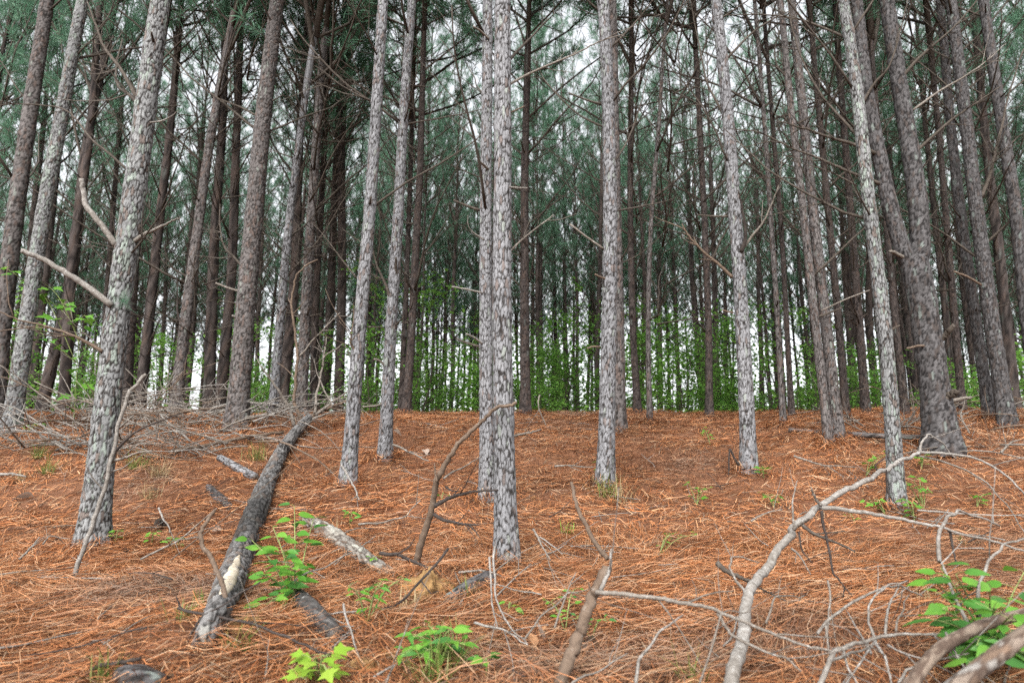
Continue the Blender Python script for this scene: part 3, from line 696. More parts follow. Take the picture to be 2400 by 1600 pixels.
for (bx, w, x2) in FAR:
    Y = float(np.clip(FPX*rs.uniform(.17, .225)/w, 12.2, 44)); p = at(bx, 965, Y); q = at(x2, 560, Y)
    far_pine(p[0], Y, math.atan2(q[0]-p[0], q[2]-p[2]), w/2*Y/FPX, rs, far_label(bx), 'slender pines just beyond the crest')
cnt = 0
for tries in range(9000):
    y = 13 + 32*rs.random()**.8; x = rs.uniform(-1, 1)*(.86*y+3)
    if min(((x-a)**2 + (y-b_)**2 for a, b_, _ in tree_xy), default=9) < (1.5 if x < -.2*y else 1.75)**2: continue
    if y < 24 and abs(x) < .78*y: continue
    if x > .32*y and x < .62*y and y < 40 and rs.random() < .55: continue
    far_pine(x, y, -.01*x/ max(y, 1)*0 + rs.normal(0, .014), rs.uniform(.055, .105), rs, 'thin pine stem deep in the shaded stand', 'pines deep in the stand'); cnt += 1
    if cnt >= 205: break

cnt = 0
for tries in range(4000):
    y = rs.uniform(22, 46); x = rs.uniform(-.25, .8)*y
    if min(((x-a)**2 + (y-b_)**2 for a, b_, _ in tree_xy)) < 1.1**2: continue
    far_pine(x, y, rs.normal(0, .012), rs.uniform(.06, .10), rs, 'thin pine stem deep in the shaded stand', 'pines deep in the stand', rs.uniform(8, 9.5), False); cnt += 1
    if cnt >= 42: break
# understory broadleaf saplings
cnt = 0
rs = np.random.default_rng(43)
for tries in range(2000):
    y = rs.uniform(14.5, 48) if rs.random() < .6 else rs.uniform(13.2, 22); x = rs.uniform(-1, 1)*(.84*y+1)
    if x > .3*y and rs.random() < .35: continue
    if min(((x-a)**2 + (y-b_)**2 for a, b_, _ in tree_xy)) < .3: continue
    k = int(rs.integers(0, 5)) if y < 26 else int(rs.choice([1, 2, 4]))
    T = empty('understory_sapling', (x, y, gh(x, y)), 'bright green broadleaf sapling growing among the pines beyond the crest', 'sapling', 'broadleaf saplings beyond the crest')
    rz = rs.uniform(0, 6.28); s = rs.uniform(.8, 1.15)
    obj('stem', SHRUB[k][0], T, None, (0, 0, rz), s); o = obj('foliage', SHRUB[k][1], T, None, (0, 0, rz), s); o['kind'] = 'stuff'
    cnt += 1
    if cnt >= 100: break
cnt = 0
for tries in range(600):
    y = rs.uniform(13.4, 20); x = rs.uniform(-1, 1)*(.82*y+1)
    if min(((x-a)**2 + (y-b_)**2 for a, b_, _ in tree_xy)) < .2: continue
    k = int(rs.choice([0, 3])); T = empty('understory_sapling', (x, y, gh(x, y)), 'low leafy green sapling just behind the top of the straw slope', 'sapling', 'low saplings just behind the crest')
    rz = rs.uniform(0, 6.28); s = rs.uniform(.6, 1.0)
    obj('stem', SHRUB[k][0], T, None, (0, 0, rz), s); o = obj('foliage', SHRUB[k][1], T, None, (0, 0, rz), s); o['kind'] = 'stuff'
    cnt += 1
    if cnt >= 50: break
cnt = 0
for tries in range(400):
    y = rs.uniform(43, 54); x = rs.uniform(-1, 1)*(.86*y+2)
    T = empty('broadleaf_tree', (x, y, gh(x, y)), 'soft light-green leafy tree closing the view at the far edge of the stand', 'tree', 'leafy trees at the far edge')
    k = int(rs.choice([1, 2, 4])); rz = rs.uniform(0, 6.28); s = rs.uniform(1.7, 2.5)
    obj('trunk', SHRUB[k][0], T, None, (0, 0, rz), s); o = obj('crown', SHRUB[k][1], T, None, (0, 0, rz), s); o['kind'] = 'stuff'
    cnt += 1
    if cnt >= 62: break
#PART2
# ------------------------------------------------------------------ the ground sheet
for px, py, mh, mr in ((430, 1520, .10, .33), (520, 1560, .06, .3), (1440, 1240, .07, .35), (1010, 1375, .05, .22), (640, 1050, .06, .4), (820, 1300, .05, .3), (300, 1400, .05, .4), (1650, 1260, .04, .4), (980, 1000, .05, .6), (1900, 1480, .04, .3)):
    p = on_ground(px, py); MOUNDS.append((p[0], p[1], mh, mr))
gx = np.concatenate([-np.geomspace(400, 13, 34), np.arange(-12.9, 12.9, .13), np.geomspace(13, 400, 34)])
gy = np.concatenate([-np.geomspace(60, 2, 14), np.arange(-1.8, 14.5, .10), np.geomspace(14.6, 600, 60)])
X, Yg = np.meshgrid(gx, gy); Z = ground_h(X.ravel(), Yg.ravel())
nx, ny = len(gx), len(gy); i0 = np.arange(ny-1)[:, None]*nx; j = np.arange(nx-1)[None]
Q = np.stack([i0+j, i0+j+1, i0+nx+j+1, i0+nx+j], -1).reshape(-1, 4)
G = obj('forest_floor', mesh('forest_floor', np.stack([X.ravel(), Yg.ravel(), Z], 1), [Q], M['ground']))
tag(G, 'slope of rust-coloured pine straw rising to a crest', 'ground', None, 'structure')

PAL = np.array([(.216, .082, .029), (.252, .110, .045), (.176, .061, .021), (.288, .164, .085), (.108, .043, .020), (.235, .160, .100), (.140, .098, .070)])
PW = np.array([.26, .22, .19, .10, .12, .05, .06])
def straw(name, N, ylo, yhi, seed, w0, two, lift):
    rs = np.random.default_rng(seed)
    y = np.sqrt(rs.uniform(ylo**2, yhi**2, N)); x = rs.uniform(-1, 1, N)*(.80*y + .35)
    a = 2.2*n2(x, y, .55, 21) + 1.5*n2(x, y, 1.6, 22) + .3 + rs.normal(0, .95, N)
    tx = np.array([t for t in tree_xy if ylo - .3 < t[1] < min(yhi, 9.5)])
    if len(tx):                                                    # needles caught and heaped against the stems
        ti = np.repeat(np.arange(len(tx)), 190); th = rs.uniform(0, 6.283, len(ti)); rr = tx[ti, 2]*1.25 + np.abs(rs.normal(0, .075, len(ti)))
        x = np.concatenate([x, tx[ti, 0] + rr*np.cos(th)]); y = np.concatenate([y, tx[ti, 1] + rr*np.sin(th)]); a = np.concatenate([a, th + 1.57 + rs.normal(0, .7, len(ti))])
        heap = np.concatenate([np.zeros(N), np.clip(.085 - .6*(rr - tx[ti, 2]*1.25), 0, 1)*rs.random(len(ti))]); N = len(x)
    else: heap = np.zeros(N)
    clump = n2(x, y, 2.6, 23) + 9*(heap > 0)
    keep = rs.random(N) < np.clip(.76 + .45*clump, .35, 1); x, y, a, clump, heap = x[keep], y[keep], a[keep], clump[keep], heap[keep]; N = len(x)
    L = rs.uniform(.10, .22, N); tilt = rs.normal(.03, .14, N); bend = rs.normal(0, .24, N); w = w0*rs.uniform(.7, 1.3, N)
    lay = rs.random(N); z = ground_h(x, y) + lay**2*lift + .004 + heap
    d0 = np.stack([np.cos(a), np.sin(a)], 1); d1 = np.stack([np.cos(a+bend), np.sin(a+bend)], 1)
    P0 = np.stack([x, y], 1); P1 = P0 + d0*(L*.5)[:, None]; P2 = P1 + d1*(L*.5)[:, None]
    z1 = ground_h(P1[:, 0], P1[:, 1]) + .006 + lay**2*lift*1.1 + np.abs(tilt)*L*.35; z2 = np.maximum(ground_h(P2[:, 0], P2[:, 1]) + .003, z + tilt*L)
    A = np.c_[P0, z]; B = np.c_[P1, z1]; C = np.c_[P2, z2]
    roll = rs.uniform(-.9, .9, N); s0 = np.c_[-d0[:, 1]*np.cos(roll), d0[:, 0]*np.cos(roll), np.sin(roll)]
    h = (w*.5)[:, None]*s0
    c = PAL[rs.choice(len(PAL), N, p=PW)]*rs.uniform(.75, 1.2, (N, 1))
    big = n2(x, y, .7, 31); c = c*np.where(y > 5.2, 1.18, 1.05)[:, None]*(1 + .24*big[:, None] + .16*n2(x, y, 2.1, 33)[:, None])
    c = c*(.80 + .38*lay[:, None]**1.5)          # fresh needles on top, rotted brown ones below
    c[lay > .95] = c[lay > .95]*.6 + .4*np.array([.36, .235, .15])
    gr = np.clip(n2(x, y, 1.1, 37)*2.6 - .70, 0, 1)[:, None]*rs.random((N, 1)); c = c*(1-gr) + gr*np.array([.145, .108, .083])
    V = np.stack([A-h, A+h, B-h, B+h, C-h*.6, C+h*.6], 1).reshape(-1, 3); k = np.arange(N)[:, None]*6
    F = np.concatenate([k+np.array([[0, 1, 3, 2]]), k+np.array([[2, 3, 5, 4]])], 1).reshape(-1, 4)
    o = obj(name, mesh(name, V, [F], M['straw'], np.repeat(c, 6, 0), False)); return o
tag(straw('pine_straw', 116000, 1.7, 5.2, 11, .0023, True, .045), 'loose rust-coloured pine needles strewn over the near slope', 'pine straw', None, 'stuff')
tag(straw('pine_straw', 128000, 5.2, 12.8, 12, .0044, True, .05), 'rust-coloured pine needles strewn over the upper slope', 'pine straw', None, 'stuff')

# ------------------------------------------------------------------ logs
def frames(C):
    t = np.gradient(C, axis=0); t /= np.linalg.norm(t, axis=1)[:, None]
    u = np.cross(t, [0, 0, 1.0]); u /= np.linalg.norm(u, axis=1)[:, None]; w = np.cross(u, t)
    return u, w
def resample(C, step):
    L = np.concatenate([[0], np.cumsum(np.linalg.norm(np.diff(C, axis=0), axis=1))]); n = max(4, int(L[-1]/step)); li = np.linspace(0, L[-1], n)
    return np.stack([np.interp(li, L, C[:, k]) for k in range(3)], 1), li, L
def log_geo(P, R, pal, seed, seg=44, step=.014, amp=.007, plate=.03, tint=None):
    C0 = spline(P, n=20); C, li, L = resample(C0, step)
    r = np.interp(li/li[-1], np.linspace(0, 1, len(R)), R)
    V, Q, c = barked(C, r, li, seg, pal, amp, plate, seed, frames(C), False)
    n = len(C); cap = []
    V = np.vstack([V, C[0], C[-1]]); c = np.vstack([c, [.10, .08, .062], [.10, .08, .062]])
    for k in range(seg): cap += [[n*seg, (k+1) % seg, k], [n*seg+1, (n-1)*seg+k, (n-1)*seg+(k+1) % seg]]
    if tint is not None: c = tint(li, np.repeat(li, seg), c, n*seg)
    return V, Q, np.array(cap), c, C, li
def make_log(name, label, P, R, pal, seed, **kw):
    P = np.array(P); b = P[0].copy(); T = empty(name, b, label, 'log')
    V, Q, cap, c, C, li = log_geo(P-b, R, pal, seed, **kw)
    obj('log_stem', mesh('log_stem', V, [Q, cap], M['bark'], c, False), T)
    return T, C + b, li
def gp(px, py, lift): return on_ground(px, py, lift)
LOGP = [(478, 1512), (516, 1420), (556, 1320), (598, 1205), (634, 1110), (668, 1045), (700, 1005), (724, 980)]
P = [gp(x, y, l) for (x, y), l in zip(LOGP, (.015, .05, .06, .075, .07, .075, .09, .14))]
def char(li, lr, c, n):
    k = np.exp(-((lr-3.1)/.75)**2)*.7; c[:n] = c[:n]*(1-k[:, None]); return c
LOGB = dict(a=(.080, .077, .076), b=(.130, .126, .123), f=(.009, .008, .007), red=(.085, .068, .058), lich=(.155, .150, .138), lamt=.06, ramt=.15)
MAINLOG, LC, LL = make_log('fallen_log', 'long grey fallen pine log running uphill with a pale torn wound and branchy top', P, [.040, .066, .078, .090, .088, .078, .068, .054], LOGB, 811, seg=60, plate=.036, amp=.014, tint=char)
# torn wound on the log's camera side
def wound():
    P3 = [on_ground(x, y, .165) for x, y in ((560, 1352), (572, 1318), (584, 1288))]
    k = [int(np.argmin(np.linalg.norm(LC[:, :2]-p[:2], axis=1))) for p in P3]
    i0_, i1_ = min(k)-4, max(k)+5; n = 14; rs = np.random.default_rng(5); V = []; ids = np.linspace(i0_, i1_, n).astype(int); u, w = frames(LC); b = np.array(MAINLOG.location)
    m = 9
    for q, i in enumerate(ids):
        t = q/(n-1); half = (.62*math.sin(min(1, t*2.4+.25)*math.pi/2)*(1-t)**.55 + .10)
        for a in np.linspace(-half, half, m):
            ang = 1.35 + a + .05*math.sin(q*1.7)
            r = np.interp(LL[i]/LL[-1], np.linspace(0, 1, 8), [.040, .066, .078, .090, .088, .078, .068, .054]) + .003 + .004*h01(np.array([q]), np.array([int(a*50)]))[0] - .012*(abs(a)/max(half, .01))**4
            V.append(LC[i] + r*(math.cos(ang)*u[i] + math.sin(ang)*w[i]) - b)
    i0 = np.arange(n-1)[:, None]*m; j = np.arange(m-1)[None]; Q = np.stack([i0+j, i0+j+1, i0+m+j+1, i0+m+j], -1).reshape(-1, 4)
    o = obj('exposed_wood', mesh('exposed_wood', V, [Q], M['barewood'], None, False), MAINLOG); o['label'] = 'pale torn patch of bare wood on the log'
wound()
def branch(T, pts, r0, r1, mk, name='branch', label=None, sides=7, seed=0, twigs=0):
    rs = np.random.default_rng(seed+3); pts = np.array(pts, float)
    if len(pts) > 2:                                               # small kinks between the drawn points
        mid = (pts[1:]+pts[:-1])/2 + rs.normal(0, 1, (len(pts)-1, 3))*np.minimum(.8*r0, .028*np.linalg.norm(np.diff(pts, axis=0), axis=1))[:, None]
        q_ = np.empty((2*len(pts)-1, 3)); q_[0::2] = pts; q_[1::2] = mid; pts = q_
    C = spline(pts, n=4); C = C + rs.normal(0, r0*.13, C.shape)*np.minimum(1, np.linspace(0, 3, len(C)))[:, None]
    g = Geo(); b = np.array(T.location) if T is not None else C[0]; subs = []
    g.tube(C - b, np.linspace(r0, r1, len(C))*(1 + .10*np.sin(np.arange(len(C))*1.9 + seed)*h01(np.arange(len(C)), np.full(len(C), seed))), sides, .07, seed)
    for q in range(twigs):
        i = int(rs.integers(len(C)//4, len(C)-1)); t = C[i]-C[i-1]; t /= np.linalg.norm(t); s = np.cross(t, rs.normal(0, 1, 3)); s /= np.linalg.norm(s)
        g2 = Geo(); g2.tube(wig(C[i]-b, t*.8+s*.8, rs.uniform(.08, .4), 4, (0, 0, .1), .25, rs), np.linspace(r1*.9, r1*.4, 5), 4); subs.append(g2)
    o = obj(name, g.build(name, M[mk]), T, b if T is None else None)
    for g2 in subs: obj('side_twig', g2.build('side_twig', M[mk]), o)
    if label: o['label'] = label
    return o
def pxp(pts, d0, d1): return [at(x, y, d0 + (d1-d0)*k/(len(pts)-1)) for k, (x, y) in enumerate(pts)]
LD = float(LC[-1][1])
for k, (pts, w, dd, mk) in enumerate((
    ([(709,992),(692,950),(689,933),(693,880),(697,833),(690,770),(683,703),(695,646),(718,622),(745,609)], 9, -.1, 'brown'),
    ([(697,838),(730,800),(765,765),(798,732)], 5, -.1, 'grey'),
    ([(738,968),(741,940),(743,919),(752,875),(758,838),(762,812),(765,790)], 7, .2, 'grey'),
    ([(757,840),(780,822),(801,807),(814,818),(818,838)], 4, .2, 'grey'),
    ([(690,1000),(672,945),(652,913),(630,882),(613,858)], 9, -.3, 'grey'),
    ([(712,992),(740,970),(761,959),(790,948),(812,940)], 14, .15, 'brown'),
    ([(740,972),(775,945),(800,928),(818,915)], 8, .3, 'grey'),
    ([(780,952),(760,915),(745,880),(736,840)], 4, .1, 'grey'),
    ([(725,985),(770,968),(815,958)], 7, -.2, 'grey'),
    ([(670,1040),(700,1075),(705,1100),(690,1130)], 5, -.9, 'grey'))):
    branch(MAINLOG, pxp(pts, LD-.02 if dd > -.5 else LD-.6, LD+dd), w/2*LD/FPX, w/2*LD/FPX*.35, mk, 'branch', None, 7, 20+k, 5)
make_log('fallen_log', 'short weathered log with peeling pale patches lying right of the long fallen log', [gp(712, 1214, .015), gp(780, 1254, .03), gp(850, 1304, .03), gp(918, 1344, .015)], [.042, .056, .058, .030],
    dict(a=(.115, .104, .092), b=(.205, .190, .165), f=(.035, .027, .022), red=(.115, .080, .058), lich=(.24, .235, .205), lamt=.08, ramt=.25), 821, plate=.034, amp=.014, seg=44)
make_log('charred_log', 'short blackened log with white flecks below the leafy sapling', [gp(700, 1398, .035), gp(740, 1440, .04), gp(788, 1490, .03)], [.036, .042, .036],
    dict(a=(.03, .027, .025), b=(.07, .066, .063), f=(.018, .016, .015), red=(.05, .04, .035), lich=(.34, .34, .33), lamt=.03, ramt=.1), 822, plate=.02, amp=.005, seg=30)
make_log('fallen_log', 'dark half-buried log end at the foot of the central grey pine', [gp(1050, 1412, .0), gp(1095, 1382, .025), gp(1146, 1355, .03)], [.04, .045, .045], DARK, 823, plate=.03, amp=.004, seg=30)
make_log('fallen_log', 'small grey log piece lying left of the long fallen log', [gp(515, 1072, .03), gp(555, 1095, .04), gp(598, 1118, .04)], [.035, .042, .04], GREY, 824, plate=.03, amp=.004, seg=26)
make_log('fallen_log', 'dark rotten log piece sunk in straw left of the long fallen log', [gp(488, 1140, .015), gp(512, 1165, .02), gp(540, 1190, .015)], [.03, .045, .03], DARK, 825, plate=.03, amp=.006, seg=26)
make_log('fallen_log', 'broken grey log end poking out of straw at the bottom left corner', [gp(285, 1580, .02), gp(330, 1592, .03), gp(375, 1612, .02)], [.03, .042, .04], DARK, 826, plate=.035, amp=.004, seg=26)
BRN = dict(a=(0.106, 0.080, 0.060), b=(0.148, 0.117, 0.094), f=(0.052, 0.035, 0.026), red=(0.114, 0.077, 0.054), lich=(0.183, 0.171, 0.157), lamt=.07, ramt=.2)
make_log('fallen_limb', 'smooth brown cracked limb lying under leaves at the bottom right', [at(2128, 1615, 2.05), at(2187, 1535, 2.12), at(2284, 1473, 2.2), at(2390, 1440, 2.3), at(2500, 1410, 2.4)], [.0185, .0185, .018, .016, .014], BRN, 827, plate=.06, amp=.0025, seg=36)
make_log('fallen_limb', 'rough brown limb closest to the camera crossing the bottom right corner', [at(2190, 1650, 1.55), at(2290, 1570, 1.6), at(2400, 1486, 1.66), at(2520, 1390, 1.72)], [.019, .0185, .018, .018], BRN, 828, plate=.022, amp=.003, seg=40)
make_log('fallen_pole', 'thin fallen pine pole lying on the crest behind the slim lichen-flecked pine', [gp(1848, 1007, .05), gp(2008, 1018, .06), gp(2165, 1025, .06)], [.022, .03, .03], MIDB, 829, seg=16, step=.04, plate=.04, amp=.003)

# ------------------------------------------------------------------ dead branches told apart
def thing_branch(label, main, subs, d0, d1, w, mk, name='dead_branch', group=None, taper=.3, twigs=0, ground=False, seed=0, cat='branch'):
    """main: pixel path with depth d0..d1 (or on the ground); subs: (path, width, d0, d1, material)"""
    P = [on_ground(x, y, w/2*3.5/FPX*1.1+.012) for x, y in main] if ground else pxp(main, d0, d1)
    Y = float(np.mean([p[1] for p in P])); r = w/2*Y/FPX
    T = empty(name, P[0], label, cat, group)
    branch(T, P, r, r*taper, mk, 'main_stem' if subs else 'stem', None, 9 if w > 12 else 6, seed, twigs)
    for k, (path, w2, e0, e1, mk2) in enumerate(subs):
        branch(T, pxp(path, e0, e1), w2/2*Y/FPX, w2/2*Y/FPX*.35, mk2, 'side_branch', None, 6, seed+50+k, 2 if len(path) > 3 else 0)
    return T
thing_branch('large pale arching fallen branch with long side limbs reaching to the right edge',
    [(1712,1620),(1732,1530),(1745,1458),(1753,1397),(1779,1351),(1824,1285),(1860,1234),(1926,1180),(2008,1137),(2059,1106),(2110,1078),(2156,1058)],
    [([(2156,1058),(2161,1035),(2176,1017),(2212,1040),(2243,1075)], 8, 4.1, 4.2, 'pale'),
     ([(2150,1060),(2200,1061),(2263,1068),(2324,1091),(2400,1157),(2470,1240)], 10, 4.1, 3.6, 'pale'),
     ([(2140,1066),(2238,1091),(2314,1132),(2365,1188),(2410,1262)], 7, 4.1, 3.8, 'grey'),
     ([(1926,1190),(1990,1196),(2059,1206),(2130,1220),(2202,1234),(2314,1264),(2420,1296)], 12, 3.35, 3.1, 'pale'),
     ([(1924,1184),(1909,1162),(1901,1140)], 9, 3.35, 3.3, 'grey'),
     ([(1926,1196),(1937,1259),(1952,1341),(1975,1370),(1998,1397)], 7, 3.33, 3.3, 'dark'),
     ([(1862,1234),(1858,1203),(1858,1170),(1868,1126)], 6, 3.1, 3.1, 'grey'),
     ([(1860,1240),(1885,1222),(1905,1212)], 8, 3.1, 3.0, 'grey'),
     ([(1872,1245),(1880,1290),(1905,1320)], 5, 3.1, 3.05, 'dark'),
     ([(1753,1390),(1725,1360),(1710,1330),(1715,1306),(1740,1305),(1780,1318)], 6, 2.8, 2.9, 'grey'),
     ([(2058,1108),(2052,1090),(2075,1072),(2110,1066)], 5, 3.75, 3.7, 'dark'),
     ([(2078,1100),(2080,1150),(2100,1180),(2110,1195)], 4, 3.8, 3.9, 'dark'),
     ([(2225,1240),(2232,1280),(2244,1325)], 7, 3.2, 3.15, 'dark')], 2.2, 4.1, 24, 'pale', taper=.42, seed=1)
thing_branch('upright snapped brown stub in the foreground with a long grey limb reaching right',
    [(1300,1640),(1335,1545),(1361,1478),(1392,1392),(1420,1325)],
    [([(1397,1387),(1450,1390),(1530,1400),(1600,1413),(1702,1440),(1804,1481),(1886,1512),(1955,1527)], 12, 2.45, 2.25, 'grey'),
     ([(1682,1436),(1700,1468),(1717,1489),(1804,1530),(1845,1542),(1878,1572)], 8, 2.35, 2.2, 'grey'),
     ([(1408,1382),(1425,1345),(1432,1315),(1433,1286)], 10, 2.46, 2.5, 'pale'),
     ([(1396,1395),(1382,1375),(1380,1362)], 7, 2.46, 2.44, 'brown')], 2.42, 2.5, 30, 'brown', taper=.8, seed=2)
thing_branch('thin tan dead stick leaning up from the snapped brown stub', [(1424,1308),(1387,1259),(1356,1198),(1345,1160),(1341,1130)], [], 2.75, 3.0, 11, 'brown', taper=.7, seed=3)
thing_branch('leaning dead snag with side branches crossing in front of the central grey pine',
    [(975,1330),(979,1305),(994,1249),(1014,1188),(1024,1126),(1045,1086),(1070,1045),(1116,999),(1167,953),(1210,944)],
    [([(1019,1186),(1065,1162),(1106,1152),(1168,1148)], 11, 4.25, 4.15, 'dark'), ([(1017,1205),(1065,1223),(1090,1228),(1123,1229)], 9, 4.25, 4.0, 'dark'),
     ([(1040,1121),(1080,1098),(1127,1068)], 5, 4.2, 4.4, 'grey'), ([(1024,1128),(1020,1105),(1019,1085)], 7, 4.2, 4.2, 'brown'),
     ([(1100,1231),(1115,1245),(1125,1260)], 4, 4.05, 4.0, 'dark'), ([(1045,1140),(1060,1150),(1078,1150)], 5, 4.2, 4.1, 'dark')], 4.42, 4.02, 19, 'brown', taper=.36, seed=4)
thing_branch('long weathered stick leaning against the stout lichen pine', [(176,1351),(195,1290),(214,1239),(245,1147),(255,1091),(275,1004),(301,922),(322,900),(342,876)],
    [([(246,1147),(215,1115),(200,1080)], 4, 4.2, 4.1, 'grey'), ([(256,1085),(285,1075),(310,1065),(355,1058)], 8, 4.2, 4.1, 'grey'), ([(250,1112),(290,1095),(345,1060)], 4, 4.2, 4.15, 'grey')], 4.12, 4.2, 10, 'pale', taper=.8, seed=5)
thing_branch('lichen-spotted crooked dead branch standing in front of the fallen log foot', [(529,1540),(538,1466),(532,1423),(520,1365),(498,1311),(475,1282),(469,1250),(485,1222),(503,1196)],
    [([(543,1466),(566,1480),(562,1510),(556,1540),(565,1568)], 6, 2.75, 2.7, 'grey'), ([(470,1258),(440,1262),(400,1268)], 4, 2.9, 2.95, 'grey')], 2.75, 2.95, 13, 'brown', taper=.6, seed=6)
thing_branch('thin dark branch stretched across the foot of the fallen log', [(418,1424),(472,1437),(543,1451),(612,1468),(673,1491),(720,1512),(775,1532)], [([(425,1428),(418,1410),(413,1395)], 6, 2.7, 2.7, 'dark')], 2.65, 2.5, 7, 'dark', taper=.6, seed=7)
thing_branch('dark twig arching up from the straw heap over the fallen log', [(434,1562),(443,1494),(472,1446),(529,1414),(570,1385),(612,1362)], [], 2.5, 2.75, 6, 'dark', taper=.5, seed=8)
thing_branch('dark crooked branch lying at the bottom left beside the log end', [(175,1600),(230,1560),(280,1552),(330,1543)], [], 2.42, 2.45, 11, 'dark', taper=.8, seed=9)
thing_branch('thin dark branch rising over the ochre clay mound', [(1050,1285),(1004,1341),(948,1402),(887,1433),(861,1514)], [([(985,1358),(1010,1390),(1030,1385)], 4, 3.6, 3.5, 'dark')], 3.7, 2.9, 7, 'dark', taper=.6, seed=10)
thing_branch('dark bent branch lying left of the leaning snag foot', [(890,1295),(930,1298),(968,1315),(1010,1335),(1045,1360)], [([(930,1298),(960,1280),(972,1260)], 4, 4, 4.1, 'dark')], 4.1, 4.0, 9, 'dark', taper=.5, seed=11)
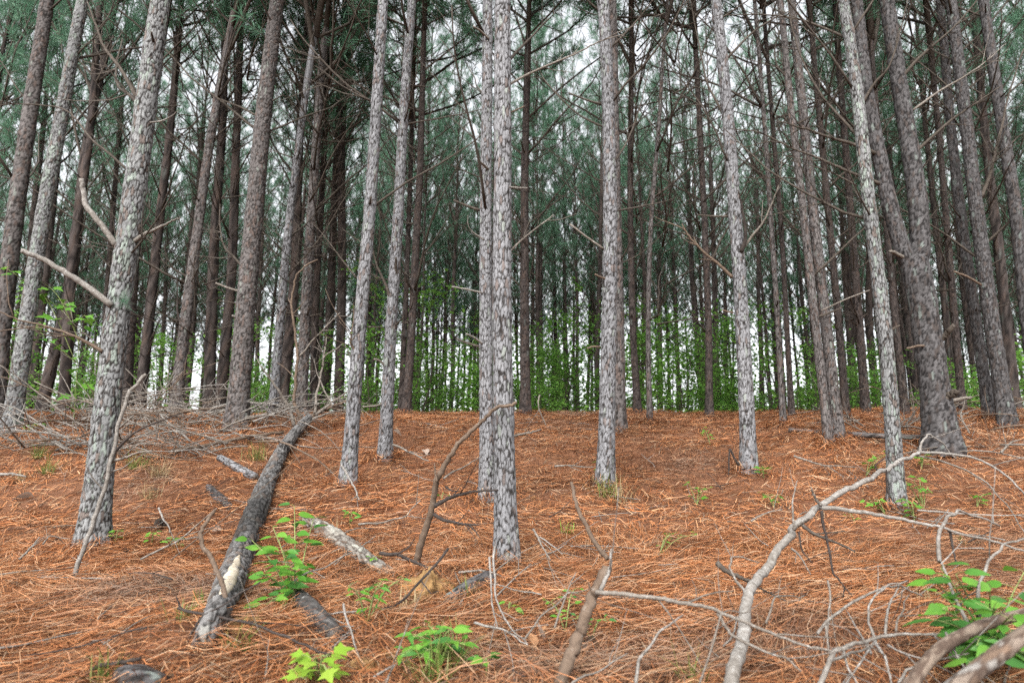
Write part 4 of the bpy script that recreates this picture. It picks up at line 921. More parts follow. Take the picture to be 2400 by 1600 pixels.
# pale twigs, each drawn on its own
TWIGS = [
 ([(1147,1305),(1150,1350),(1152,1402),(1158,1440),(1165,1468)], 5, 'pale', 3.1, 2.8, 'straight pale twig standing left of the foot of the central grey pine'),
 ([(1160,1280),(1157,1330),(1160,1376),(1178,1438),(1208,1484),(1236,1508)], 6, 'pale', 3.2, 2.6, 'bowed pale twig curving past the foot of the central grey pine'),
 ([(1075,1341),(1127,1336),(1180,1350),(1220,1362)], 6, 'grey', 3.9, 3.8, 'grey twig lying across the foot of the central grey pine'),
 ([(1165,1395),(1200,1360),(1245,1320)], 4, 'pale', 3.5, 3.6, 'thin pale twig slanting up right of the central grey pine foot'),
 ([(1112,1458),(1170,1472),(1210,1492),(1236,1510)], 6, 'pale', 2.75, 2.6, 'pale twig flat on the straw below the central grey pine'),
 ([(1230,1496),(1270,1440),(1330,1390),(1380,1380)], 5, 'grey', 2.6, 2.65, 'grey twig slanting up to the snapped brown stub'),
 ([(1300,1470),(1325,1400),(1350,1340)], 5, 'grey', 2.8, 3.0, 'grey twig leaning behind the snapped brown stub'),
 ([(1250,1240),(1268,1275),(1290,1312)], 6, 'grey', 4.0, 3.7, 'short stout grey stick on the straw right of the central grey pine'),
 ([(1265,1258),(1290,1275),(1318,1298)], 4, 'pale', 4.0, 3.8, 'thin pale stick beside the short stout grey stick'),
 ([(1192,1024),(1230,1015),(1268,1006)], 7, 'grey', 5.2, 5.4, 'grey stick end resting behind the central grey pine'),
 ([(1265,925),(1262,950),(1275,985),(1284,1004)], 4, 'grey', 9.5, 9.3, 'curved grey twig standing on the crest right of the central pair'),
 ([(920,1042),(950,1055),(980,1068),(1005,1080)], 6, 'grey', 7.3, 7.1, 'grey stick lying right of the second slim grey pine'),
 ([(955,996),(1000,998),(1050,1006)], 5, 'pale', 9.0, 8.8, 'pale straight stick near the crest left of the central pair'),
 ([(1300,1092),(1340,1090),(1390,1094)], 5, 'grey', 6.6, 6.6, 'grey stick lying left of the big pine with grass at its foot'),
 ([(800,1090),(818,1120),(835,1150),(843,1172)], 6, 'pale', 5.9, 5.8, 'pale bent twig at the foot of the knotted grey pine'),
 ([(840,1228),(890,1226),(950,1210),(985,1172)], 5, 'grey', 4.9, 5.0, 'long bowed grey twig on the straw below the slim grey pines'),
 ([(1640,1600),(1690,1440),(1710,1430),(1760,1432)], 5, 'grey', 2.25, 2.5, 'thin grey twig rising left of the large pale fallen branch'),
 ([(1916,1484),(1967,1433),(2034,1392),(2075,1374),(2110,1371),(2162,1395)], 7, 'pale', 2.5, 2.75, 'pale twig arched like a bow in the lower right tangle'),
 ([(2050,1494),(2036,1458),(2036,1422),(2054,1392),(2085,1368),(2128,1360)], 6, 'pale', 2.45, 2.7, 'pale twig bent over inside the bow-shaped twig'),
 ([(2075,1486),(2080,1433),(2092,1400),(2106,1374)], 6, 'pale', 2.45, 2.7, 'short upright pale twig in the lower right tangle'),
 ([(2100,1478),(2118,1430),(2130,1395)], 5, 'grey', 2.5, 2.7, 'grey upright twig right of the tangle centre'),
 ([(2294,1445),(2294,1376),(2319,1310),(2355,1274),(2420,1250)], 9, 'pale', 2.45, 2.6, 'thick pale twig arching to the right edge'),
 ([(2202,1315),(2202,1244),(2222,1208),(2248,1195),(2300,1212),(2342,1232)], 9, 'pale', 2.7, 3.0, 'pale twig hooked over behind the large-leaved plant'),
 ([(2270,1465),(2238,1402),(2215,1340),(2206,1318)], 9, 'pale', 2.4, 2.65, 'speckled pale twig running through the large-leaved plant'),
 ([(1900,1640),(1952,1530),(1998,1509),(2049,1494),(2110,1486),(2238,1486)], 12, 'pale', 2.15, 2.35, 'thick white forked twig at the centre of the lower right tangle'),
 ([(2049,1496),(2062,1520),(2075,1540),(2092,1610)], 8, 'pale', 2.35, 2.15, 'pale twig running down from the tangle centre'),
 ([(2052,1500),(2018,1550),(1975,1610)], 6, 'pale', 2.35, 2.2, 'pale twig slanting down left from the tangle centre'),
 ([(1976,1518),(1988,1565),(2012,1605)], 6, 'pale', 2.3, 2.2, 'short pale twig crossing at the bottom of the tangle'),
 ([(1950,1545),(1990,1530),(2045,1512)], 8, 'pale', 2.25, 2.3, 'stubby pale twig beneath the thick white forked twig'),
 ([(2217,1482),(2225,1500),(2240,1530),(2262,1566)], 6, 'pale', 2.3, 2.1, 'pale hooked twig over the smooth brown limb'),
 ([(2105,1600),(2125,1570),(2180,1550),(2270,1530)], 7, 'pale', 2.2, 2.2, 'white bent twig beside the smooth brown limb'),
 ([(2080,1510),(2120,1530),(2175,1545)], 5, 'pale', 2.35, 2.25, 'thin white twig running to the smooth brown limb'),
 ([(1935,1465),(1942,1520),(1955,1545)], 5, 'grey', 2.5, 2.4, 'thin grey twig crossing the bow-shaped twig end'),
 ([(1940,1360),(1946,1410),(1942,1455),(1940,1490)], 5, 'grey', 2.75, 2.55, 'thin upright grey twig under the dark hanging twig'),
 ([(1600,1412),(1650,1395),(1720,1384)], 5, 'grey', 2.5, 2.6, 'slender grey twig above the long grey limb'),
 ([(1795,1460),(1815,1400),(1860,1396),(1886,1395)], 5, 'grey', 2.6, 2.75, 'bent grey twig right of the large pale fallen branch foot'),
 ([(1680,1318),(1720,1345),(1766,1362)], 13, 'deadbr', 3.2, 3.1, 'short thick dark stick behind the large pale fallen branch foot'),
 ([(1880,1230),(1930,1260),(2005,1292)], 9, 'deadbr', 4.6, 4.4, 'dark stick on the straw under the long pale limb'),
 ([(1855,1285),(1880,1310),(1900,1345)], 5, 'grey', 3.8, 3.6, 'grey twig on the straw right of the arching branch'),
 ([(1760,1220),(1800,1200),(1835,1193)], 4, 'pale', 4.9, 5.0, 'thin pale twig left of the arching branch'),
 ([(2150,1195),(2250,1203),(2400,1206)], 5, 'pale', 5.3, 5.2, 'long straight pale stick right of the lichen-flecked pine foot'),
 ([(1860,1068),(1930,1090),(2010,1095)], 5, 'grey', 6.9, 6.8, 'grey stick lying left of the lichen-flecked pine'),
 ([(2345,1060),(2365,1040),(2390,1030)], 6, 'grey', 7.0, 7.0, 'grey stick propped by the right edge'),
 ([(0,1111),(30,1110),(62,1116)], 8, 'pale', 6.0, 6.0, 'short pale stick at the left edge'),
 ([(45,1310),(70,1285),(92,1258)], 6, 'grey', 4.5, 4.6, 'grey stick on the straw left of the stout lichen pine'),
 ([(100,1275),(118,1255),(165,1262)], 4, 'grey', 4.6, 4.7, 'thin kinked grey stick left of the stout lichen pine foot'),
 ([(372,1190),(385,1220),(398,1248)], 5, 'pale', 4.9, 4.7, 'pale twig leaning on the dark pine cone'),
 ([(330,1310),(420,1265),(508,1190)], 5, 'grey', 4.3, 4.2, 'grey twig leaning towards the fallen log'),
 ([(400,1312),(500,1235),(607,1150),(720,1055)], 2.5, 'brown', 3.4, 4.6, 'long straight tan stalk crossing above the fallen log'),
 ([(210,1500),(245,1505),(262,1550)], 5, 'grey', 2.8, 2.6, 'bent thin grey twig near the bottom left'),
 ([(230,1450),(240,1438),(250,1428)], 6, 'grey', 3.2, 3.3, 'stubby grey stick in the straw near the bottom left'),
 ([(690,1360),(760,1330),(830,1290),(880,1255)], 4, 'grey', 3.3, 3.9, 'thin grey stick slanting over the charred log to the weathered log'),
 ([(720,1450),(790,1435),(850,1430)], 5, 'pale', 3.0, 3.0, 'pale twig lying over the charred log'),
 ([(805,1415),(822,1475),(842,1540)], 6, 'pale', 2.9, 2.6, 'upright pale stick right of the charred log'),
 ([(690,1572),(715,1540),(740,1500)], 4, 'grey', 2.5, 2.7, 'thin grey twig rising beside the maple seedling'),
 ([(755,1440),(780,1468),(830,1466)], 4, 'pale', 2.95, 2.9, 'forked pale twig over the charred log end'),
 ([(620,1590),(628,1540),(630,1500)], 4, 'grey', 2.4, 2.5, 'thin upright grey twig left of the maple seedling'),
 ([(905,1600),(915,1575),(930,1550)], 6, 'grey', 2.4, 2.5, 'short pale stick at the bottom edge left of the bushy seedling'),
 ([(1410,990),(1470,985),(1500,1000)], 3, 'grey', 9.5, 9.4, 'fine grey twig near the crest behind the big grass-footed pine'),
 ([(1340,1600),(1400,1575),(1470,1530)], 5, 'pale', 2.3, 2.5, 'pale thin twig right of the snapped brown stub'),
 ([(1490,1600),(1500,1540),(1545,1480),(1600,1440)], 8, 'pale', 2.25, 2.5, 'pale curved twig rising right of the snapped brown stub'),
]
for k, (pts, w, mk, d0, d1, lab) in enumerate(TWIGS):
    # keep twigs resting on or above the straw
    P = pxp(pts, d0, d1); P = [np.array([p[0], p[1], max(p[2], gh(p[0], p[1])+.006)]) for p in P]
    Y = float(np.mean([p[1] for p in P])); r = w/2*Y/FPX
    o = branch(None, P, r, r*.45, mk, 'twig', lab, 6, 900+k, 2 if w < 8 else 1); tag(o, lab, 'twig')

# brush piles: grey dead branches
def pile(n, box, seed, label, group, Lr, mats, rise):
    rs = np.random.default_rng(seed)
    for k in range(n):
        p = on_ground(rs.uniform(box[0], box[1]), rs.uniform(box[2], box[3])); L = rs.uniform(*Lr); az = rs.normal(0, .55) + (math.pi if rs.random() < .5 else 0)
        g = Geo(); P = wig((0, 0, rs.uniform(0, rise)), (math.cos(az), math.sin(az)*.6, rs.uniform(-.05, .6)), L, 10, (0, 0, -rs.uniform(.1, .8)), .22, rs)
        zz = ground_h(P[:, 0]+p[0], P[:, 1]+p[1]) - p[2] + .012; P[:, 2] = np.maximum(P[:, 2], zz); r = rs.uniform(.006, .014)
        g.tube(P, np.linspace(r, r*.35, 11), 6, .1, k)
        for q in range(int(rs.integers(3, 8))):
            i = int(rs.integers(2, 10)); t = P[i]-P[i-1]; t /= np.linalg.norm(t); s = np.cross(t, rs.normal(0, 1, 3)); s /= np.linalg.norm(s)
            Q2 = wig(P[i], t*.7+s*.8+np.array([0, 0, .3]), rs.uniform(.15, .6), 5, (0, 0, -.1), .3, rs); g.tube(Q2, np.linspace(r*.5, r*.2, 6), 4, cap=False)
        o = obj('dead_branch', g.build('dead_branch', M[mats[int(rs.integers(0, len(mats)))]]), None, p); tag(o, label, 'branch', group)
pile(120, (120, 600, 955, 1075), 61, 'grey dead branch in the brush pile behind the stout lichen pine', 'branches of the brush pile', (.7, 2.1), ['grey', 'pale', 'brown', 'pale'], .22)
pile(18, (20, 240, 985, 1075), 62, 'fine grey dead branch on the straw between the two lichen-covered pines', 'branches between the lichen-covered pines', (.5, 1.3), ['grey', 'pale'], .12)
pile(20, (2230, 2420, 960, 1085), 63, 'grey dead branch on the straw behind and right of the forked pine', 'branches beside the forked pine', (.6, 1.7), ['grey', 'brown'], .2)
pile(7, (2010, 2130, 985, 1020), 64, 'thin dead branch on the crest just left of the forked pine', 'branches on the crest left of the forked pine', (.4, 1.0), ['grey'], .15)
thing_branch('long brown pole propped across the brush pile towards the fallen log', [(408,1060),(460,1048),(510,1037),(590,1022),(665,1013)], [], 7.4, 8.0, 11, 'brown', taper=.7, seed=31)
thing_branch('brown pole lying along the top of the brush pile', [(331,996),(380,978),(418,968),(480,958),(536,948)], [], 8.2, 8.8, 8, 'brown', taper=.7, seed=32)
def scatter(n, ylo, yhi, seed, label, group):
    rs = np.random.default_rng(seed)
    for k in range(n):
        y = math.sqrt(rs.uniform(ylo**2, yhi**2)); x = rs.uniform(-.74, .74)*y
        a = rs.uniform(0, 3.14); L = rs.uniform(.12, .5)*(1 if y < 6 else 1.4); P = wig((x, y, 0), (math.cos(a), math.sin(a), 0), L, 6, (0, 0, 0), .3, rs)
        P[:, 2] = ground_h(P[:, 0], P[:, 1]) + .03 + rs.uniform(0, .03); b = P[0].copy(); g = Geo(); r = rs.uniform(.002, .0055)
        g.tube(P-b, np.linspace(r, r*.5, 7), 5)
        if rs.random() < .5: g.tube(wig(P[3]-b, P[4]-P[3]+rs.normal(0, .04, 3)*[1, 1, .3], L*.35, 3, (0, 0, 0), .2, rs), np.linspace(r*.6, r*.3, 4), 4, cap=False)
        o = obj('twig', g.build('twig', M[('grey', 'pale', 'brown', 'dark')[int(rs.choice(4, p=[.45, .3, .15, .1]))]]), None, b); tag(o, label, 'twig', group)
scatter(75, 2.3, 5.5, 71, 'small loose twig lying flat on the near pine straw', 'loose twigs on the near straw')
scatter(85, 5.5, 11.5, 72, 'small loose twig lying flat on the upper slope of pine straw', 'loose twigs on the upper slope')

# ------------------------------------------------------------------ clay, cones, dead leaves
def lump(name, center, rad, seed, m, label, cat, squash=.6):
    n = 40; mm = 60; V = []; th = np.linspace(0, math.pi*.62, n); ph = np.linspace(0, 2*math.pi, mm, endpoint=False)
    T_, P_ = np.meshgrid(th, ph, indexing='ij'); D = np.stack([np.sin(T_)*np.cos(P_), np.sin(T_)*np.sin(P_), np.cos(T_)], -1).reshape(-1, 3)
    r = 1 + .30*vnoise(D*2.2+seed, seed) + .20*vnoise(D*5+seed, seed+1) + .15*vnoise(D*11, seed+2)
    V = D*r[:, None]*np.array(rad); i0 = np.arange(n-1)[:, None]*mm; j = np.arange(mm)[None]; j2 = (j+1) % mm
    Q = np.stack([i0+j, i0+j2, i0+mm+j2, i0+mm+j], -1).reshape(-1, 4)
    o = obj(name, mesh(name, V, [Q], m), None, center); return tag(o, label, cat)
p = on_ground(1004, 1385); lump('clay_mound', p - np.array([0, 0, .045]), (.15, .13, .12), 3, M['soil'], 'crumbly ochre clay mound exposed at the foot of the leaning snag', 'soil')
p = on_ground(560, 1470); lump('clay_mound', p - np.array([0, 0, .035]), (.10, .12, .06), 9, M['soil'], 'low patch of ochre clay right of the fallen log foot', 'soil')
p = on_ground(850, 1560); lump('clay_mound', p - np.array([0, 0, .04]), (.08, .07, .055), 14, M['soil'], 'small ochre clay clod at the bottom edge left of the bushy seedling', 'soil')
def cone(px, py, size, label, seed):
    rs = np.random.default_rng(seed); b = on_ground(px, py, size*.35); T = empty('pine_cone', b, label, 'pine cone'); g = Geo(); n = 0
    g.tube(np.array([[0, 0, -.5], [0, 0, -.2], [0, 0, .2], [0, 0, .5]])*size, np.array([.2, .3, .25, .08])*size, 8); core = obj('core', g.build('core', M['dark']), T)
    g = Geo()
    for k in range(70):
        t = k/69; z = (-.5+t)*size; r = size*.36*math.sin(math.pi*(.18+.78*(1-t)*.9))+size*.03; a = k*2.39996; d = np.array([math.cos(a), math.sin(a), .35]); s = np.array([-math.sin(a), math.cos(a), 0])
        c = np.array([math.cos(a)*r*.5, math.sin(a)*r*.5, z]); e = c + d*r*.75; g.add([c-s*size*.05, c+s*size*.05, e+s*size*.09, e+np.array([0, 0, size*.05]), e-s*size*.09], None, [[0, 1, 2], [0, 2, 3], [0, 3, 4]])
    sc = obj('scales', g.build('scales', M['deadbr'], False), T); sc['kind'] = 'stuff'; T.rotation_euler = (rs.uniform(.8, 1.6), 0, rs.uniform(0, 6))
cone(378, 1228, .085, 'dark pine cone on the straw between the stout lichen pine and the fallen log', 1)
cone(1380, 1508, .06, 'small pine cone sunk in straw by the snapped brown stub', 2)
cone(290, 1295, .055, 'small grey pine cone at the foot of the stout lichen pine', 3)

# ------------------------------------------------------------------ leaves and plants
def ovate(name, width, m, droop=.18, fold=.12, teeth=.0, n=8):
    t = np.linspace(0, 1, n); half = width*np.sin(np.pi*t**.72)**.85*(1-.25*t); half[0] = .012; half[-1] = 0.0
    half = half*(1 + teeth*np.where(np.arange(n) % 2, 1, -1)); z = -droop*t**2
    V = []; 
    for k in range(n): V += [(t[k], 0, z[k]), (t[k]+.03, half[k], z[k]+fold*half[k]*2.2-.5*half[k]**2), (t[k]+.03, -half[k], z[k]+fold*half[k]*2.2-.5*half[k]**2)]
    Q = []
    for k in range(n-1): a, b = 3*k, 3*k+3; Q += [(a, b, b+1, a+1), (a, a+2, b+2, b)]
    return mesh(name, V, [Q], m)
def maple(name, m):
    ang = np.radians([-150, -118, -95, -70, -48, -30, -12, 0, 12, 30, 48, 70, 95, 118, 150]); rr = np.array([.34, .46, .38, .72, .48, .46, .7, 1.0, .7, .46, .48, .72, .38, .46, .34])
    O = np.stack([.3+.72*rr*np.cos(ang), .72*rr*np.sin(ang), -.16*(rr*np.cos(ang))**2 + .05*np.abs(np.sin(ang)*rr)], 1)
    V = np.vstack([[.3, 0, 0], O, [.02, 0, 0]]); n = len(O); T_ = [(0, k, k+1) for k in range(1, n)] + [(0, n, n+1), (0, n+1, 1)]
    return mesh(name, V, [T_], m)
LEAF = {'oval': [ovate('leaf', .27, M['leaf']), ovate('leaf', .30, M['leaf'], .3, .05), ovate('leaf', .25, M['leafdeep'], .1, .2)],
        'broad': [ovate('leaf', .31, M['leafdeep'], .25, .08, .05, 11), ovate('leaf', .34, M['leaf'], .35, .04, .06, 11), ovate('leaf', .30, M['leaf'], .12, .14, .05, 11)],
        'narrow': [ovate('leaf', .16, M['leaf'], .3, .15), ovate('leaf', .19, M['leaf'], .15, .1), ovate('leaf', .17, M['leafdeep'], .4, .1)],
        'maple': [maple('leaf', M['leaflime'])], 'maplegreen': [maple('leaf', M['leaf'])],
        'lime': [ovate('leaf', .26, M['leaflime'], .25, .08), ovate('leaf', .28, M['leaf'], .2, .1)]}
STEMM = make_wood('green_stem', (.16, .20, .07), (.10, .12, .04), (.25, .27, .12), 40, .6)
def leaf_at(T, me, p, d, size, rs, roll=.35):
    d = Vector(d).normalized(); up = Vector((rs.normal(0, roll), rs.normal(0, roll) - .55, 1)).normalized(); y = up.cross(d)
    if y.length < 1e-3: y = Vector((0, 1, 0))
    y.normalize(); z = d.cross(y); q = Matrix((d, y, z)).transposed().to_quaternion()
    return obj('leaf', me, T, p, q, size)
def plant(name, label, base, stems, kind, size, seed, cat='seedling', group=None, per=7, petiole=.02, rise=.25):
    """stems: list of 3-D paths; leaves alternate along each and crowd at its tip"""
    rs = np.random.default_rng(seed); base = np.array(base); T = empty(name, base, label, cat, group); g = Geo()
    for S in stems:
        C = spline(np.array(S), n=8) - base; g.tube(C, np.linspace(.0035, .0014, len(C))*(1+size*4), 5)
        a = rs.uniform(0, 6.28)
        for k in range(per):
            t = .25 + .75*k/(per-1) if per > 1 else 1.0
            i = int(t*(len(C)-1)); a += 2.4 + rs.normal(0, .3)
            d = np.array([math.cos(a), math.sin(a), rise + rs.normal(0, .15)]); tp = C[i] + d*petiole*rs.uniform(.7, 1.6)
            g.tube(np.array([C[i], (C[i]+tp)/2+[0, 0, .003], tp]), .0011, 4, cap=False)
            leaf_at(T, LEAF[kind][int(rs.integers(0, len(LEAF[kind])))], tp, d + np.array([0, 0, -.25]), size*rs.uniform(.7, 1.25)*(.85 if t > .95 else 1), rs)
    obj('stem', g.build('stem', STEMM), T); return T
def stems_to(basep, tips, sag=.0):
    b = np.array(basep); out = []
    for t in tips: t = np.array(t); m = (b+t)/2 + np.array([0, 0, .04+sag]); out.append([b, m, t])
    return out
b = on_ground(690, 1420)
plant('leafy_sapling', 'bright green oval-leaved sapling growing beside the fallen log', b, stems_to(b, [at(690, 1185, 3.7), at(665, 1290, 3.3), at(600, 1345, 3.15), at(640, 1235, 3.5), at(625, 1415, 3.05), at(690, 1330, 3.2), at(735, 1215, 3.8), at(590, 1265, 3.4)]), 'oval', .082, 1, 'sapling', None, 10)
b = on_ground(1030, 1560)
plant('leafy_seedling', 'bushy narrow-leaved green seedling at the bottom centre', b, stems_to(b, [at(960, 1490, 2.65), at(1005, 1465, 2.75), at(1055, 1475, 2.7), at(1090, 1510, 2.6), at(985, 1540, 2.5), at(1030, 1510, 2.6), at(940, 1530, 2.6)]), 'narrow', .068, 2, 'seedling', None, 9)
b = on_ground(745, 1610)
plant('maple_seedling', 'yellow-green lobed maple seedling at the bottom edge', b, stems_to(b, [at(735, 1545, 2.35), at(765, 1570, 2.3), at(715, 1590, 2.3), at(760, 1535, 2.4)]), 'maple', .07, 3, 'seedling', None, 4, .03)
b = on_ground(2330, 1560)
plant('large_leaved_plant', 'large-leaved green plant tangled in twigs at the lower right corner', b, stems_to(b, [at(2205, 1330, 2.45), at(2215, 1400, 2.35), at(2190, 1450, 2.3), at(2330, 1420, 2.2), at(2390, 1480, 2.15), at(2290, 1510, 2.1), at(2320, 1370, 2.45), at(2400, 1340, 2.6), at(2370, 1440, 2.05), at(2350, 1530, 2.0), at(2180, 1350, 2.45), at(2240, 1345, 2.4), at(2300, 1560, 1.95), at(2210, 1425, 2.25), at(2400, 1530, 2.0)]), 'broad', .078, 4, 'plant', None, 8, .03)
def small(px, py, h, n, kind, size, seed, label, per=4, spread=.5, name='leafy_seedling'):
    b = on_ground(px, py); rs = np.random.default_rng(seed+77)
    tips = [b + np.array([rs.normal(0, spread*h), rs.normal(0, spread*h*.6), h*rs.uniform(.6, 1.1)]) for _ in range(n)]
    return plant(name, label, b, stems_to(b, tips), kind, size, seed, 'seedling', None, per, .02)
small(1632, 1185, .22, 3, 'maplegreen', .065, 11, 'small green seedling left of the grey pine with the knot whorl')
small(2165, 1195, .26, 4, 'maplegreen', .08, 12, 'green lobed-leaf seedling just right of the lichen-flecked pine foot')
small(2030, 1115, .26, 3, 'maplegreen', .075, 13, 'green seedling standing left of the lichen-flecked pine in the mid slope')
small(2145, 1225, .16, 3, 'maplegreen', .075, 14, 'low green seedling hiding the foot of the lichen-flecked pine')
small(2075, 1205, .12, 2, 'maplegreen', .07, 15, 'tiny green seedling left of the lichen-flecked pine foot')
small(2290, 1190, .14, 2, 'maplegreen', .07, 16, 'small green seedling on open straw right of the lichen-flecked pine')
small(2160, 1100, .16, 3, 'maplegreen', .07, 17, 'green seedling between the lichen-flecked pine and the forked pine')
small(1790, 1120, .12, 2, 'maplegreen', .07, 18, 'tiny green seedling right of the foot of the grey pine with the knot whorl')
small(2005, 1228, .06, 1, 'maplegreen', .055, 19, 'single tiny green sprig on the straw below the long pale limb', 3)
small(1665, 1043, .20, 2, 'maplegreen', .06, 20, 'small green seedling on the upper slope right of centre')
small(410, 1295, .12, 3, 'oval', .045, 21, 'small green sprig between the stout lichen pine and the fallen log', 5)
small(355, 1280, .10, 2, 'oval', .04, 22, 'tiny green sprig right of the stout lichen pine foot', 5)
small(270, 1275, .10, 2, 'oval', .04, 23, 'tiny green sprig touching the stout lichen pine foot', 5)
small(860, 1460, .16, 4, 'narrow', .045, 24, 'fine-leaved green herb right of the charred log', 7)
small(1325, 1480, .16, 2, 'oval', .03, 25, 'spindly small-leaved green sprig left of the snapped brown stub', 7)
small(1385, 1500, .12, 2, 'oval', .03, 26, 'faint green sprig behind the snapped brown stub', 6)
small(1190, 1445, .06, 1, 'lime', .05, 27, 'yellow-green two-leaf sprig below the central grey pine', 3)
small(1140, 1590, .07, 2, 'oval', .05, 28, 'small green sprig right of the bushy seedling', 4)
small(1545, 1300, .20, 3, 'narrow', .035, 29, 'thin green sprig on open straw in the right middle', 6)
small(1400, 1110, .14, 2, 'narrow', .06, 30, 'green sprig left of the foot of the big grass-footed pine', 4)
small(60, 1015, .16, 4, 'narrow', .06, 31, 'low green herb at the foot of the left-edge lichen pine', 7)
small(1035, 1172, .05, 1, 'maplegreen', .06, 32, 'single green leaf sprig on the leaning snag fork', 2)
small(820, 1235, .10, 2, 'oval', .05, 33, 'green sprig growing over the weathered pale-patched log', 5)
small(880, 1335, .08, 2, 'oval', .04, 34, 'green sprig at the right end of the weathered pale-patched log', 5)
small(1815, 1190, .12, 3, 'narrow', .05, 35, 'thin yellowish-green sprig left of the arching branch', 6)
# broad sapling whose leaves hang in the air at the left
b = on_ground(172, 1000)
st = [b, at(180, 900, b[1]), at(188, 800, b[1]-.1), at(195, 690, b[1]-.2)]
LS = plant('leafy_sapling', 'tall thin sapling with layered bright leaves left of the stout lichen pine', b,
    [[b, at(178, 900, b[1]), at(186, 800, b[1]-.1)], [at(186, 800, b[1]-.1), at(195, 740, b[1]-.2), at(215, 760, b[1]-.2)], [at(186, 810, b[1]-.1), at(160, 720, b[1]-.2), at(130, 712, b[1]-.2)], [at(178, 850, b[1]-.1), at(120, 720, b[1]-.3), at(60, 640, b[1]-.4)], [at(186, 800, b[1]-.1), at(140, 700, b[1]-.3), at(100, 660, b[1]-.3)], [at(178, 850, b[1]-.1), at(120, 800, b[1]-.2), at(90, 795, b[1]-.2)], [at(160, 740, b[1]-.2), at(60, 660, b[1]-.3), at(10, 625, b[1]-.4)]], 'maplegreen', .17, 41, 'sapling', None, 6, .04, .05)

def tuft(px, py, n, L, seed, label, green=True, spread=.55):
    rs = np.random.default_rng(seed); b = on_ground(px, py); V = []; Q = []; k = 0
    for i in range(n):
        a = rs.uniform(0, 6.28); o = rs.normal(0, L*.16, 2); tl = rs.uniform(.1, spread*1.6); l = L*rs.uniform(.5, 1.15); w = rs.uniform(.0018, .0035)
        d = np.array([math.cos(a), math.sin(a)]); s = np.array([-d[1], d[0], 0])*w
        for t in (0, .35, .7, 1):
            r = l*(t*math.sin(tl) + .35*t*t*tl); z = l*(t*math.cos(tl) - .35*t*t*tl); c = np.array([o[0]+d[0]*r, o[1]+d[1]*r, z]); f = 1-.9*t**2
            V += [c-s*f, c+s*f]
        for q in range(3): Q.append((k+2*q, k+2*q+1, k+2*q+3, k+2*q+2))
        k += 8
    o = obj('grass_tuft', mesh('grass_tuft', V, [Q], M['grass'] if green else M['drygrass'], None, False), None, b); tag(o, label, 'grass')
M['drygrass'] = make_leafy('dry_grass_blade', (0.210, 0.155, 0.076), (0.286, 0.223, 0.126), .25)
M['limegrass'] = make_leafy('lush_grass_blade', (0.118, 0.302, 0.034), (0.202, 0.386, 0.050), .35)
tuft(1418, 1165, 60, .30, 1, 'green and tan grass tuft at the foot of the big grey pine')
tuft(1455, 1180, 50, .30, 2, 'dry tan grass tuft beside the foot of the big grey pine', False, .8)
tuft(1335, 1250, 26, .12, 3, 'small bright green grass tuft on the open slope right of the central pine'); bpy.data.objects['grass_tuft.002'].data.materials[0] = M['limegrass']
tuft(88, 1075, 70, .20, 4, 'green grass tuft in front of the left-edge lichen pine')
tuft(112, 1112, 60, .24, 5, 'olive grass tuft left of the stout lichen pine', True, .7)
tuft(45, 1130, 40, .2, 6, 'dry grass tuft near the left edge', False)
tuft(320, 1100, 70, .26, 7, 'olive grass tuft just right of the stout lichen pine')
tuft(375, 1120, 60, .26, 8, 'tan grass tuft right of the stout lichen pine by the brush pile', False)
tuft(600, 1080, 55, .30, 9, 'olive grass tuft left of the upper fallen log')
tuft(355, 1170, 50, .2, 10, 'dry grass tuft on open straw right of the stout lichen pine', False)
tuft(470, 1430, 40, .12, 11, 'green grass tuft left of the fallen log foot')
tuft(425, 1455, 26, .12, 12, 'sparse bright grass blades left of the fallen log foot')
tuft(250, 1600, 30, .12, 13, 'bright grass tuft at the bottom left edge')
tuft(560, 1520, 30, .14, 14, 'thin grass tuft on the ochre clay patch')
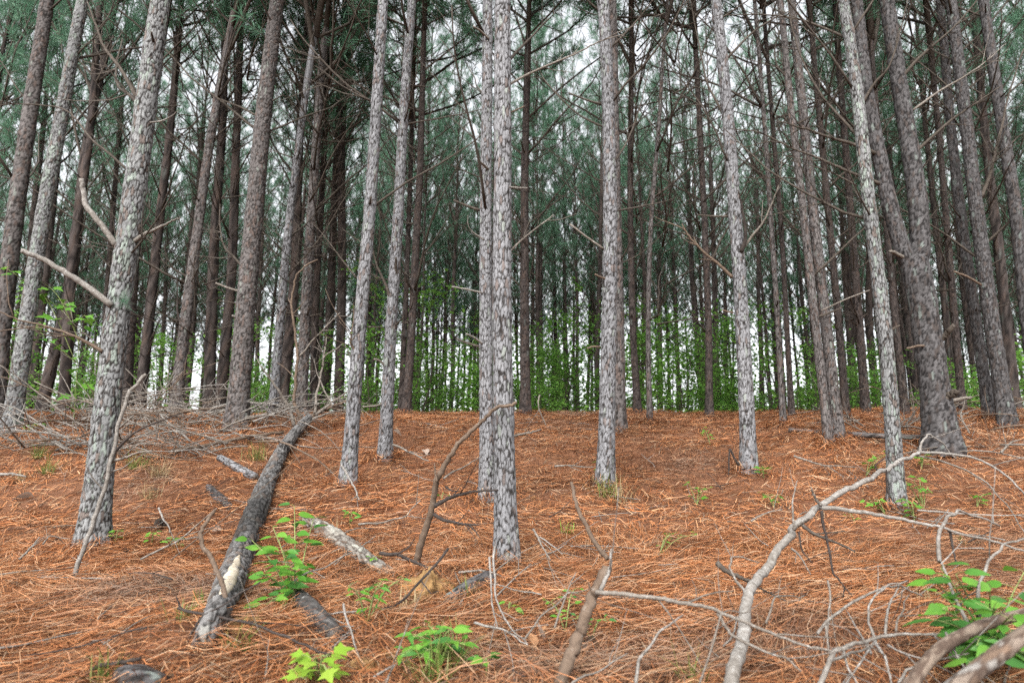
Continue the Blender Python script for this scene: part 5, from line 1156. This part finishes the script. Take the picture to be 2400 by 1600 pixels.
tuft(1090, 1400, 40, .12, 15, 'green grass tuft at the half-buried dark log end')
tuft(1010, 1600, 60, .2, 16, 'grass tuft under the bushy seedling')
tuft(1075, 1560, 50, .18, 17, 'fine grass tuft right of the bushy seedling')
tuft(1620, 1605, 16, .16, 18, 'few green grass blades at the bottom edge left of the large pale branch')
tuft(2165, 1420, 30, .14, 19, 'tan grass tuft between the tangle and the large-leaved plant', False)
tuft(960, 1440, 40, .16, 20, 'thin grass tuft left of the ochre clay mound', False)
tuft(780, 1250, 30, .16, 21, 'dry grass wisp beside the weathered pale-patched log', False)
tuft(2270, 1280, 10, .16, 22, 'few thin green blades in open straw on the right')
tuft(560, 1000, 40, .22, 23, 'grass wisp at the foot of the stout reddish-grey pine', False)
# dead leaves
def dead_leaf(px, py, size, m, label, seed):
    rs = np.random.default_rng(seed); me = ovate('dead_leaf', .3, M[m], rs.uniform(-.4, .3), rs.uniform(.1, .5)); p = on_ground(px, py, .025)
    o = obj('dead_leaf', me, None, p, (rs.normal(0, .4), rs.normal(-.2, .3), rs.uniform(0, 6.28)), size); tag(o, label, 'leaf')
dead_leaf(1252, 1520, .085, 'deadleaf', 'curled tan dead leaf left of the snapped brown stub', 1)
dead_leaf(1275, 1500, .085, 'paleleaf', 'pale pinkish dead leaf above the curled tan one', 2)
dead_leaf(1262, 1485, .05, 'deadleaf', 'small brown dead leaf by the bowed pale twig end', 3)
dead_leaf(80, 1163, .16, 'paleleaf', 'pale bleached dead leaf left of the stout lichen pine', 4)
dead_leaf(350, 1150, .12, 'paleleaf', 'pale bleached dead leaf right of the stout lichen pine', 5)
dead_leaf(940, 1018, .16, 'paleleaf', 'pale flat dead leaf near the second slim grey pine', 6)
dead_leaf(1000, 1066, .16, 'paleleaf', 'pale flat dead leaf on the slope left of the central pair', 7)
dead_leaf(1245, 1172, .07, 'deadleaf', 'brown dead leaf on the slope right of the central pine', 8)
dead_leaf(520, 1238, .10, 'paleleaf', 'pale pinkish dead leaf against the fallen log', 9)
